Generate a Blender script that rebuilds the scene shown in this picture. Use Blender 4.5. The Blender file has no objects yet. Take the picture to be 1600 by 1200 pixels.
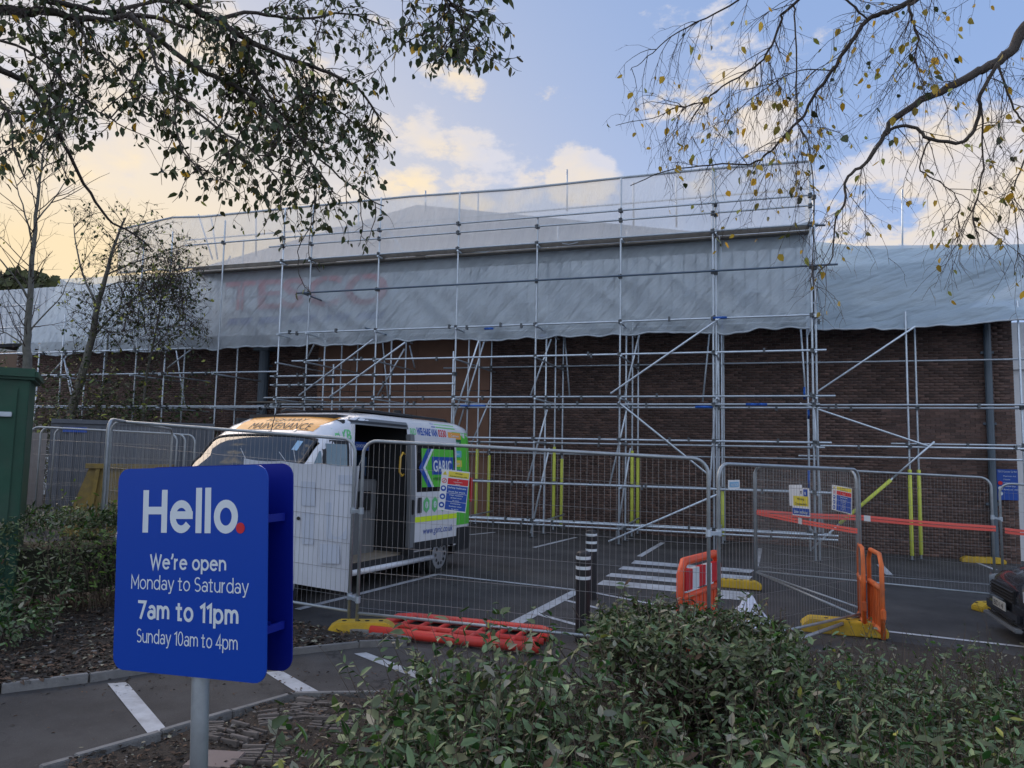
import bpy, bmesh, math, random
import numpy as np
from mathutils import Vector, Matrix, Quaternion, noise
random.seed(7)
rng = np.random.default_rng(7)
PI = math.pi
R = math.radians
scene = bpy.context.scene
col = scene.collection

# ------------------------------------------------------------------ camera
F = 1155.0                       # focal length in pixels of a 1600 px wide frame
CAM = Vector((0, 0, 2.08))
YAW, PITCH, ROLL = R(17.95), R(5.17), R(1.16)
_f0 = Vector((-math.sin(YAW), math.cos(YAW), 0)); _r0 = Vector((math.cos(YAW), math.sin(YAW), 0)); _z = Vector((0, 0, 1))
CF = math.cos(PITCH) * _f0 + math.sin(PITCH) * _z
_u = -math.sin(PITCH) * _f0 + math.cos(PITCH) * _z
CU = math.cos(ROLL) * _u - math.sin(ROLL) * _r0
CR = math.cos(ROLL) * _r0 + math.sin(ROLL) * _u
cam_d = bpy.data.cameras.new('camera'); cam = bpy.data.objects.new('camera', cam_d); col.objects.link(cam)
cam_d.sensor_width = 36; cam_d.lens = 36 * F / 1600; cam_d.clip_start = 0.05; cam_d.clip_end = 3000
cam.matrix_world = Matrix(((CR.x, CU.x, -CF.x, CAM.x), (CR.y, CU.y, -CF.y, CAM.y), (CR.z, CU.z, -CF.z, CAM.z), (0, 0, 0, 1)))
scene.camera = cam

def ray(px, py):
    return (CF + CR * ((px - 800) / F) + CU * ((600 - py) / F))
def onY(px, py, Y):
    d = ray(px, py); return CAM + d * (Y / d.y)
def onX(px, py, X):
    d = ray(px, py); return CAM + d * (X / d.x)
def gz(x, y): return -0.027 * x - 0.014 * y + 0.035
def G(px, py, h=0.0):            # the point of the sloping ground (raised by h) seen at a pixel of the photograph
    d = ray(px, py); t = (0.035 + h - CAM.z) / (d.z + 0.027 * d.x + 0.014 * d.y)
    return CAM + d * t
def onZ(px, py, z):
    d = ray(px, py); return CAM + d * ((z - CAM.z) / d.z)
def D(px, py, dist):             # point at a depth along the view direction
    return CAM + ray(px, py) * dist

# ------------------------------------------------------------------ sky and sun
SUN_AZ, SUN_EL = R(-50.0), R(20.0)      # azimuth from +Y towards +X
world = bpy.data.worlds.new("World"); scene.world = world; world.use_nodes = True
wn, wl = world.node_tree.nodes, world.node_tree.links
wn.clear()
def N(nodes, t, **kw):
    n = nodes.new(t)
    for k, v in kw.items():
        if k.startswith('i_'):
            n.inputs[k[2:].replace('_', ' ')].default_value = v
        else: setattr(n, k, v)
    return n
wo = wn.new('ShaderNodeOutputWorld'); bg = wn.new('ShaderNodeBackground')
sky = N(wn, 'ShaderNodeTexSky', sky_type='NISHITA', sun_disc=False, sun_elevation=SUN_EL, sun_rotation=SUN_AZ, altitude=50, air_density=1.0, dust_density=1.6, ozone_density=2.5)
tc = wn.new('ShaderNodeTexCoord')
def wmath(op, a, b=None, c=None, clamp=False):
    n = wn.new('ShaderNodeMath'); n.operation = op; n.use_clamp = clamp
    for i, v in enumerate((a, b, c)):
        if v is None: continue
        if isinstance(v, (int, float)): n.inputs[i].default_value = v
        else: wl.new(v, n.inputs[i])
    return n.outputs[0]
def wvec(op, a, b=None, scale=None):
    n = wn.new('ShaderNodeVectorMath'); n.operation = op
    for i, v in enumerate((a, b)):
        if v is None: continue
        if isinstance(v, (tuple, Vector)): n.inputs[i].default_value = tuple(v)
        else: wl.new(v, n.inputs[i])
    if scale is not None: n.inputs['Scale'].default_value = scale
    return n
dirv = tc.outputs['Generated']
sx = wn.new('ShaderNodeSeparateXYZ'); wl.new(dirv, sx.inputs[0])
zc = wmath('MAXIMUM', sx.outputs[2], 0.0)
# turbulent clouds laid out over the whole dome
nz1 = N(wn, 'ShaderNodeTexNoise', i_Scale=5.0, i_Detail=11.0, i_Roughness=0.62, i_Lacunarity=2.1)
str_ = wvec('MULTIPLY', dirv, (1.0, 1.0, 1.9)); wl.new(str_.outputs[0], nz1.inputs['Vector'])
nz2 = N(wn, 'ShaderNodeTexNoise', i_Scale=1.7, i_Detail=2.0, i_Roughness=0.5)
wl.new(str_.outputs[0], nz2.inputs['Vector'])
# cloud banks: the direction each stands in, its size (degrees) and strength
CL = [(640, 268, 4.3, 1.15), (735, 280, 4.0, 1.15), (800, 296, 2.8, 1.0), (905, 286, 2.6, .85), (870, 296, 2.2, .7), (560, 305, 4.0, .8), (665, 112, 1.5, .5), (716, 156, 2.2, .55), (690, 165, 1.2, .3),
      (1560, 300, 5.5, .9), (1440, 265, 3.8, .7), (1370, 350, 3.5, .6), (1205, 205, 1.8, .55), (1480, 190, 2.6, .5), (1590, 170, 3.6, .65), (1230, 250, 1.6, .4),
      (120, 90, 5.5, .85), (40, 60, 5.5, .8), (590, 40, 3.0, .55), (530, 110, 3.5, .6), (580, 190, 2.5, .5), (300, 60, 5, .55), (1700, 330, 8, .9), (1850, 300, 8, .8), (-150, 60, 9, .8)]
acc = None
for px, py, rad, st in CL:
    d = ray(px, py).normalized()
    dt = wvec('DOT_PRODUCT', dirv, d).outputs['Value']
    c0 = math.cos(R(rad))
    m = wmath('MULTIPLY', wmath('DIVIDE', wmath('SUBTRACT', dt, 2 * c0 - 1), 1 - (2 * c0 - 1), clamp=True), st)
    acc = m if acc is None else wmath('MAXIMUM', acc, m)
base_cover = wmath('MULTIPLY', wmath('SUBTRACT', nz2.outputs[0], 0.36), 1.0)
rear_fill = wmath('MULTIPLY', wmath('ADD', wvec('DOT_PRODUCT', dirv, tuple(-_f0)).outputs['Value'], 0.55, clamp=True), 1.0)   # brighter cloud added behind the camera to light ground and facade
cov = wmath('ADD', wmath('ADD', acc, wmath('MULTIPLY', rear_fill, .75)), wmath('MULTIPLY', wmath('MAXIMUM', base_cover, 0.0), 0.5))
mask = wmath('ADD', wmath('MULTIPLY', nz1.outputs[0], 4.2), wmath('ADD', cov, -2.66))
mr = N(wn, 'ShaderNodeMapRange', interpolation_type='SMOOTHSTEP'); wl.new(mask, mr.inputs[0])
mr.inputs[1].default_value = 0.0; mr.inputs[2].default_value = 0.38
cm = wmath('MULTIPLY', mr.outputs[0], 0.95)
# sunset glow low in the sky round the sun's bearing
sd = Vector((math.sin(SUN_AZ) * math.cos(SUN_EL), math.cos(SUN_AZ) * math.cos(SUN_EL), math.sin(SUN_EL)))
gd = Vector((math.sin(SUN_AZ), math.cos(SUN_AZ), .12)).normalized()
sdot = wvec('DOT_PRODUCT', dirv, gd).outputs['Value']
glow = wmath('POWER', wmath('MAXIMUM', sdot, 0.0), 6.0)
hz = wmath('POWER', wmath('SUBTRACT', 1.0, zc), 5.0)
gl = wmath('MULTIPLY', glow, wmath('ADD', wmath('MULTIPLY', hz, .75), .25))
def wmix(fac, a, b, bt='MIX'):
    n = wn.new('ShaderNodeMix'); n.data_type = 'RGBA'; n.blend_type = bt; n.clamp_result = False
    for sock, v in ((n.inputs[0], fac), (n.inputs[6], a), (n.inputs[7], b)):
        if isinstance(v, (int, float)): sock.default_value = v
        elif isinstance(v, tuple): sock.default_value = (*v, 1)
        else: wl.new(v, sock)
    return n.outputs[2]
# everything below is in units of the final radiance divided by the background strength
SKYS = 0.12
def c_(r, g, b): return (r / SKYS, g / SKYS, b / SKYS)
nish = wmix(1.0, sky.outputs[0], (0.26, 0.27, 0.30), 'MULTIPLY')
blue = wmix(wmath('POWER', zc, 0.55), c_(.205, .262, .385), c_(.080, .138, .270))
skyc = wmix(0.86, nish, blue)
skyc = wmix(wmath('MULTIPLY', gl, 2.3, clamp=True), skyc, c_(.375, .305, .20))
cloud = wmix(wmath('MULTIPLY', gl, 2.4, clamp=True), wmix(rear_fill, c_(.42, .325, .18), c_(.50, .53, .58)), c_(.50, .37, .16))
cn = N(wn, 'ShaderNodeTexNoise', i_Scale=9.0, i_Detail=5.0); wl.new(str_.outputs[0], cn.inputs['Vector'])
cloud = wmix(wmath('MULTIPLY', wmath('SUBTRACT', cn.outputs[0], .38), 1.9, clamp=True), wmix(rear_fill, c_(.27, .27, .30), c_(.42, .45, .50)), cloud)
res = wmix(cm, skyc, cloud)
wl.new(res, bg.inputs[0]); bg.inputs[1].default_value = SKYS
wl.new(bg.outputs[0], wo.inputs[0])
world.cycles.sampling_method = 'MANUAL'; world.cycles.sample_map_resolution = 512

sun_d = bpy.data.lights.new('sun', 'SUN'); sun_d.energy = 1.3; sun_d.angle = R(60); sun_d.color = (1, .80, .60)
sun = bpy.data.objects.new('sun', sun_d); col.objects.link(sun)
sun.rotation_euler = sd.to_track_quat('Z', 'Y').to_euler(); sun.location = (-60, 50, 30)

vs = scene.view_settings
vs.view_transform = 'Standard'; vs.look = 'None'; vs.exposure = 1.42; vs.gamma = 1.0; vs.use_curve_mapping = False
cy = scene.cycles
cy.max_bounces = 6; cy.diffuse_bounces = 3; cy.glossy_bounces = 3; cy.transmission_bounces = 4; cy.transparent_max_bounces = 16
cy.caustics_reflective = False; cy.caustics_refractive = False

# ------------------------------------------------------------------ materials
MATS = {}
def mat(name, color, rough=0.6, metal=0.0, var=0.0, scale=6.0, bump=0.0, bscale=40.0, island=0.0, objrand=0.0, spec=0.5, trans=0.0, color2=None, back=None, coat=0.0, detail=4.0, dirt=0.0):
    if name in MATS: return MATS[name]
    m = bpy.data.materials.new(name); m.use_nodes = True; MATS[name] = m
    nt = m.node_tree; nd, lk = nt.nodes, nt.links
    b = nd['Principled BSDF']
    b.inputs['Roughness'].default_value = rough; b.inputs['Metallic'].default_value = metal
    b.inputs['Specular IOR Level'].default_value = spec
    b.inputs['Coat Weight'].default_value = coat
    rgb = nd.new('ShaderNodeRGB'); rgb.outputs[0].default_value = (*color, 1)
    cur = rgb.outputs[0]
    g = nd.new('ShaderNodeNewGeometry')
    def mixc(fac, a, c, bt='MIX'):
        n = nd.new('ShaderNodeMix'); n.data_type = 'RGBA'; n.blend_type = bt
        if isinstance(fac, float): n.inputs[0].default_value = fac
        else: lk.new(fac, n.inputs[0])
        for s, v in ((n.inputs[6], a), (n.inputs[7], c)):
            if isinstance(v, tuple): s.default_value = (*v, 1)
            else: lk.new(v, s)
        return n.outputs[2]
    if color2 is not None:
        src = g.outputs['Random Per Island']
        if objrand:
            oi = nd.new('ShaderNodeObjectInfo'); src = oi.outputs['Random']
        elif not island:
            n2 = nd.new('ShaderNodeTexNoise'); n2.inputs['Scale'].default_value = scale; n2.inputs['Detail'].default_value = detail
            lk.new(g.outputs['Position'], n2.inputs['Vector'])
            mr = nd.new('ShaderNodeMapRange'); lk.new(n2.outputs[0], mr.inputs[0]); mr.inputs[1].default_value = .35; mr.inputs[2].default_value = .65
            src = mr.outputs[0]
        cur = mixc(src, cur, color2)
    if back is not None:
        cur = mixc(g.outputs['Backfacing'], cur, back)
    if island or objrand or var:
        hs = nd.new('ShaderNodeHueSaturation'); lk.new(cur, hs.inputs['Color'])
        add = None
        if island or objrand:
            if objrand: oi = nd.new('ShaderNodeObjectInfo'); s = oi.outputs['Random']; amt = objrand
            else: s = g.outputs['Random Per Island']; amt = island
            wn_ = nd.new('ShaderNodeTexWhiteNoise'); wn_.noise_dimensions = '1D'; mm = nd.new('ShaderNodeMath'); mm.operation = 'MULTIPLY'; mm.inputs[1].default_value = 97.0
            lk.new(s, mm.inputs[0]); lk.new(mm.outputs[0], wn_.inputs['W'])
            mr = nd.new('ShaderNodeMapRange'); lk.new(wn_.outputs['Value'], mr.inputs[0]); mr.inputs[3].default_value = 1 - amt; mr.inputs[4].default_value = 1 + amt
            add = mr.outputs[0]
        if var:
            n3 = nd.new('ShaderNodeTexNoise'); n3.inputs['Scale'].default_value = scale; n3.inputs['Detail'].default_value = 6; n3.inputs['Roughness'].default_value = .65
            lk.new(g.outputs['Position'], n3.inputs['Vector'])
            mr = nd.new('ShaderNodeMapRange'); lk.new(n3.outputs[0], mr.inputs[0]); mr.inputs[1].default_value = .25; mr.inputs[2].default_value = .75
            mr.inputs[3].default_value = 1 - var; mr.inputs[4].default_value = 1 + var
            if add is None: add = mr.outputs[0]
            else:
                mm = nd.new('ShaderNodeMath'); mm.operation = 'MULTIPLY'; lk.new(add, mm.inputs[0]); lk.new(mr.outputs[0], mm.inputs[1]); add = mm.outputs[0]
        lk.new(add, hs.inputs['Value']); cur = hs.outputs[0]
    if dirt:
        n4 = nd.new('ShaderNodeTexNoise'); n4.inputs['Scale'].default_value = 2.3; n4.inputs['Detail'].default_value = 8; n4.inputs['Roughness'].default_value = .7
        lk.new(g.outputs['Position'], n4.inputs['Vector'])
        mr = nd.new('ShaderNodeMapRange'); lk.new(n4.outputs[0], mr.inputs[0]); mr.inputs[1].default_value = .45; mr.inputs[2].default_value = .8
        mr.inputs[4].default_value = dirt
        cur = mixc(mr.outputs[0], cur, (.09, .08, .07))
    lk.new(cur, b.inputs['Base Color'])
    if bump:
        n5 = nd.new('ShaderNodeTexNoise'); n5.inputs['Scale'].default_value = bscale; n5.inputs['Detail'].default_value = 4
        lk.new(g.outputs['Position'], n5.inputs['Vector'])
        bp = nd.new('ShaderNodeBump'); bp.inputs['Strength'].default_value = bump; bp.inputs['Distance'].default_value = .02
        lk.new(n5.outputs[0], bp.inputs['Height']); lk.new(bp.outputs[0], b.inputs['Normal'])
    if trans:
        out = nd['Material Output']; tr = nd.new('ShaderNodeBsdfTranslucent'); lk.new(cur, tr.inputs[0])
        mx = nd.new('ShaderNodeMixShader'); mx.inputs[0].default_value = trans
        lk.new(b.outputs[0], mx.inputs[1]); lk.new(tr.outputs[0], mx.inputs[2]); lk.new(mx.outputs[0], out.inputs[0])
    return m
def sheet_mat(name, tint, clear, bumpd=.05, bs=(1.7, 1.0, .28)):
    m = bpy.data.materials.new(name); m.use_nodes = True; nt = m.node_tree; nd, lk = nt.nodes, nt.links
    b = nd['Principled BSDF']; out = nd['Material Output']
    b.inputs['Base Color'].default_value = (*tint, 1); b.inputs['Roughness'].default_value = .42
    g = nd.new('ShaderNodeNewGeometry'); mr0 = nd.new('ShaderNodeMapping'); lk.new(g.outputs['Position'], mr0.inputs[0]); mp = nd.new('ShaderNodeMapping'); lk.new(mr0.outputs[0], mp.inputs[0]); mp.inputs['Scale'].default_value = bs
    mr0.inputs['Rotation'].default_value = (0, {'sheeting_lower': -.70, 'sheeting_wrap': .35}.get(name, -.25), 0)
    n = nd.new('ShaderNodeTexNoise'); n.inputs['Scale'].default_value = 3; n.inputs['Detail'].default_value = 7; n.inputs['Roughness'].default_value = .62; lk.new(mp.outputs[0], n.inputs['Vector'])
    n_2 = nd.new('ShaderNodeTexNoise'); n_2.inputs['Scale'].default_value = 1.1; n_2.inputs['Detail'].default_value = 3; lk.new(mp.outputs[0], n_2.inputs['Vector'])
    ma = nd.new('ShaderNodeMath'); ma.operation = 'SUBTRACT'; lk.new(n_2.outputs[0], ma.inputs[0]); ma.inputs[1].default_value = .5
    mb = nd.new('ShaderNodeMath'); mb.operation = 'ABSOLUTE'; lk.new(ma.outputs[0], mb.inputs[0])
    mc = nd.new('ShaderNodeMath'); mc.operation = 'MULTIPLY_ADD'; lk.new(mb.outputs[0], mc.inputs[0]); mc.inputs[1].default_value = 4.5; lk.new(n.outputs[0], mc.inputs[2])
    bp = nd.new('ShaderNodeBump'); bp.inputs['Distance'].default_value = bumpd; bp.inputs['Strength'].default_value = .9; lk.new(mc.outputs[0], bp.inputs['Height']); lk.new(bp.outputs[0], b.inputs['Normal'])
    tl = nd.new('ShaderNodeBsdfTranslucent'); tl.inputs[0].default_value = (*tint, 1)
    tp = nd.new('ShaderNodeBsdfTransparent'); tp.inputs[0].default_value = (.93, .95, .97, 1)
    m1 = nd.new('ShaderNodeMixShader'); m1.inputs[0].default_value = .45; lk.new(b.outputs[0], m1.inputs[1]); lk.new(tl.outputs[0], m1.inputs[2])
    m2 = nd.new('ShaderNodeMixShader'); lk.new(m1.outputs[0], m2.inputs[1]); lk.new(tp.outputs[0], m2.inputs[2])
    mr = nd.new('ShaderNodeMapRange'); lk.new(n.outputs[0], mr.inputs[0]); mr.inputs[1].default_value = .3; mr.inputs[2].default_value = .7
    mr.inputs[3].default_value = clear - .06; mr.inputs[4].default_value = clear + .06; lk.new(mr.outputs[0], m2.inputs[0])
    lk.new(m2.outputs[0], out.inputs[0]); MATS[name] = m; return m
def glass_mat(name, tint=(.75, .82, .86), clear=.6):
    m = bpy.data.materials.new(name); m.use_nodes = True; nt = m.node_tree; nd, lk = nt.nodes, nt.links
    out = nd['Material Output']; gl = nd.new('ShaderNodeBsdfGlossy'); gl.inputs['Roughness'].default_value = .02
    tp = nd.new('ShaderNodeBsdfTransparent'); tp.inputs[0].default_value = (*[c * clear for c in tint], 1)
    fr = nd.new('ShaderNodeFresnel'); fr.inputs[0].default_value = 2.1
    mx = nd.new('ShaderNodeMixShader'); lk.new(fr.outputs[0], mx.inputs[0]); lk.new(tp.outputs[0], mx.inputs[1]); lk.new(gl.outputs[0], mx.inputs[2])
    lk.new(mx.outputs[0], out.inputs[0]); MATS[name] = m; return m

M_asphalt = mat('asphalt', (.056, .052, .050), .82, var=.28, scale=1.1, bump=.55, bscale=160, spec=.35, color2=(.074, .069, .066))
M_path = mat('path_tarmac', (.078, .071, .067), .86, var=.25, scale=2.0, bump=.6, bscale=190, spec=.3, color2=(.092, .086, .083))
M_soil = mat('soil', (.045, .034, .026), .95, var=.4, scale=7, bump=1, bscale=60)
M_paint = mat('road_paint', (.52, .53, .55), .7, var=.16, scale=9, dirt=.75, bump=.3, bscale=150)
M_kerb = mat('kerb_concrete', (.21, .205, .20), .9, var=.2, scale=8, bump=.4, bscale=70, dirt=.5, objrand=.12)
M_brick = mat('brick', (.150, .092, .075), .88, island=.32, color2=(.100, .066, .058), bump=.3, bscale=90, var=.22, scale=.7)
M_brick1 = mat('brick_single', (.150, .092, .075), .88, objrand=.32, color2=(.100, .066, .058), bump=.3, bscale=90)
M_mortar = mat('mortar', (.29, .26, .245), .95, var=.2, scale=3)
M_galv = mat('galvanised_steel', (.54, .60, .66), .40, metal=.6, objrand=.22, var=.15, scale=5)
M_galvd = mat('coupler_steel', (.10, .11, .12), .5, metal=.6)
M_fence = mat('fence_steel', (.37, .40, .42), .5, metal=.6, var=.18, scale=9)
M_wire = mat('fence_wire', (.30, .30, .30), .5, metal=.35)
M_board = mat('scaffold_timber', (.20, .18, .155), .85, var=.3, scale=5, objrand=.2)
M_hoard = mat('timber_hoarding', (.21, .108, .068), .7, var=.14, scale=2.5, objrand=.10)
M_yellow_sleeve = mat('yellow_foam', (.62, .68, .10), .7, var=.1, dirt=.2)
M_yellow = mat('yellow_plastic', (.62, .40, .03), .65, var=.2, dirt=.75)
M_orange = mat('orange_plastic', (.82, .10, .03), .5, var=.12, dirt=.5, bump=.15, bscale=25)
M_orange2 = mat('faded_orange_plastic', (.72, .16, .035), .6, var=.16, dirt=.65)
M_redp = mat('red_plastic', (.70, .050, .035), .5, var=.15, dirt=.5)
M_tape = mat('barrier_tape_red', (.85, .13, .10), .5)
M_tapew = mat('tape_white', (.7, .7, .7), .5)
M_blue_sign = mat('blue_sign_face', (.003, .055, .40), .38, spec=.35, coat=.05)
M_blue_back = mat('blue_sign_back', (.003, .012, .24), .45, spec=.3)
M_blue = mat('blue_print', (.012, .07, .36), .5)
M_bluepaint = mat('blue_paint_mark', (.02, .12, .5), .5)
M_letter = mat('white_lettering', (.70, .76, .80), .5)
M_red = mat('red_print', (.62, .02, .03), .5)
M_white = mat('white_plastic', (.72, .73, .75), .5, var=.04)
M_van = mat('van_white_paint', (.70, .71, .74), .25, spec=.5, coat=.5, var=.03, scale=1.5)
M_black = mat('black_plastic', (.018, .018, .020), .55, var=.1)
M_rubber = mat('tyre_rubber', (.02, .02, .02), .85)
M_dark = mat('dark_void', (.01, .01, .012), .8)
M_grey = mat('grey_plastic', (.16, .17, .18), .5, var=.06)
M_green_v = mat('van_green_vinyl', (.10, .52, .05), .35)
M_green_t = mat('green_print', (.14, .55, .20), .4)
M_orange_v = mat('orange_vinyl', (.80, .36, .07), .4)
M_neon = mat('neon_vinyl', (.70, .88, .03), .4)
M_yellow_v = mat('yellow_print', (.75, .62, .06), .45)
M_cabinet = mat('green_cabinet_paint', (.008, .065, .036), .5, var=.25, scale=2.5, dirt=.35)
M_bark = mat('bark', (.075, .062, .052), .9, var=.35, scale=14, bump=.5, bscale=80)
M_barkl = mat('grey_bark', (.15, .145, .125), .9, var=.35, scale=12, bump=.5, bscale=80)
M_twig = mat('twig', (.055, .038, .034), .85)
M_stem = mat('shrub_stem', (.10, .075, .055), .9, var=.2)
M_leafd = mat('alder_leaf', (.035, .060, .022), .55, island=.4, color2=(.062, .075, .025), trans=.22)
M_leafy = mat('birch_leaf', (.62, .37, .03), .6, island=.3, color2=(.30, .26, .05), trans=.45)
M_leafh = mat('hedge_leaf', (.042, .105, .026), .55, island=.5, spec=.3, color2=(.095, .13, .038), back=(.13, .155, .075), trans=.12, var=.38, scale=4.5)
M_leafg = mat('shrub_leaf', (.030, .115, .028), .50, island=.5, spec=.3, color2=(.095, .19, .035), back=(.13, .19, .09), trans=.12, var=.38, scale=4.5)
M_leafpale = mat('pale_dry_leaf', (.26, .24, .17), .6, island=.35, color2=(.17, .18, .13), trans=.1)
M_leafyel = mat('yellowing_leaf', (.34, .36, .07), .5, island=.3, trans=.2)
M_litter = mat('leaf_litter', (.13, .075, .045), .9, island=.45, color2=(.055, .038, .028))
M_cloth = mat('white_sheet_cloth', (.70, .72, .80), .7)
M_glass = glass_mat('vehicle_glass'); M_glassd = glass_mat('tinted_glass', clear=.25)
M_sheet_up = sheet_mat('sheeting_upper', (.84, .87, .89), .42, .06)
M_sheet_lo = sheet_mat('sheeting_lower', (.80, .91, .99), .35, .09)
M_sheet_rt = sheet_mat('sheeting_wrap', (.64, .79, .91), .10, .10, (.35, 1, 1.3))
M_roof = mat('grey_roof_cladding', (.15, .18, .21), .6, var=.1, scale=2)
M_clad = mat('white_cladding', (.68, .71, .74), .5, var=.06)
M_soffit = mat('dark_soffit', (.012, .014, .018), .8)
M_pipe = mat('grey_downpipe', (.09, .12, .15), .45)
M_carp = mat('dark_car_paint', (.016, .018, .024), .22, coat=.8)
M_car2 = mat('car_trim', (.03, .03, .032), .5)
M_chrome = mat('bright_metal', (.7, .7, .72), .18, metal=1)

def weather(m, stain=.5):
    """old tarmac: dark stains, paler worn patches and fine cracks"""
    nt = m.node_tree; nd, lk = nt.nodes, nt.links; b = nd['Principled BSDF']; src = b.inputs['Base Color'].links[0].from_socket; g = nd.new('ShaderNodeNewGeometry')
    def nz(scale, lo, hi, det=6):
        n = nd.new('ShaderNodeTexNoise'); n.inputs['Scale'].default_value = scale; n.inputs['Detail'].default_value = det; n.inputs['Roughness'].default_value = .7; lk.new(g.outputs['Position'], n.inputs['Vector'])
        r = nd.new('ShaderNodeMapRange'); lk.new(n.outputs[0], r.inputs[0]); r.inputs[1].default_value = lo; r.inputs[2].default_value = hi; return r
    def mx(fac, a, c):
        n = nd.new('ShaderNodeMix'); n.data_type = 'RGBA'; lk.new(fac, n.inputs[0]); lk.new(a, n.inputs[6]); n.inputs[7].default_value = (*c, 1); return n.outputs[2]
    r1 = nz(.45, .52, .72); r1.inputs[4].default_value = stain; cur = mx(r1.outputs[0], src, (.030, .029, .030))
    r2 = nz(.9, .55, .75); r2.inputs[4].default_value = .45; cur = mx(r2.outputs[0], cur, (.105, .098, .092))
    r3 = nz(55, .60, .74, 3); r3.inputs[4].default_value = .6; cur = mx(r3.outputs[0], cur, (.16, .15, .145))
    v = nd.new('ShaderNodeTexVoronoi'); v.feature = 'DISTANCE_TO_EDGE'; v.inputs['Scale'].default_value = .55
    w = nd.new('ShaderNodeTexNoise'); w.inputs['Scale'].default_value = 2.5; w.inputs['Detail'].default_value = 5; lk.new(g.outputs['Position'], w.inputs['Vector'])
    ad = nd.new('ShaderNodeVectorMath'); ad.operation = 'ADD'; lk.new(g.outputs['Position'], ad.inputs[0]); lk.new(w.outputs['Color'], ad.inputs[1]); lk.new(ad.outputs[0], v.inputs['Vector'])
    rc = nd.new('ShaderNodeMapRange'); lk.new(v.outputs['Distance'], rc.inputs[0]); rc.inputs[1].default_value = .004; rc.inputs[2].default_value = .010; rc.inputs[3].default_value = .8; rc.inputs[4].default_value = 0
    ml = nd.new('ShaderNodeMath'); ml.operation = 'MULTIPLY'; lk.new(rc.outputs[0], ml.inputs[0]); rr = nz(.35, .5, .6); lk.new(rr.outputs[0], ml.inputs[1]); cur = mx(ml.outputs[0], cur, (.018, .017, .017))
    lk.new(cur, b.inputs['Base Color'])
weather(M_asphalt); weather(M_path, .35)

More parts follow.
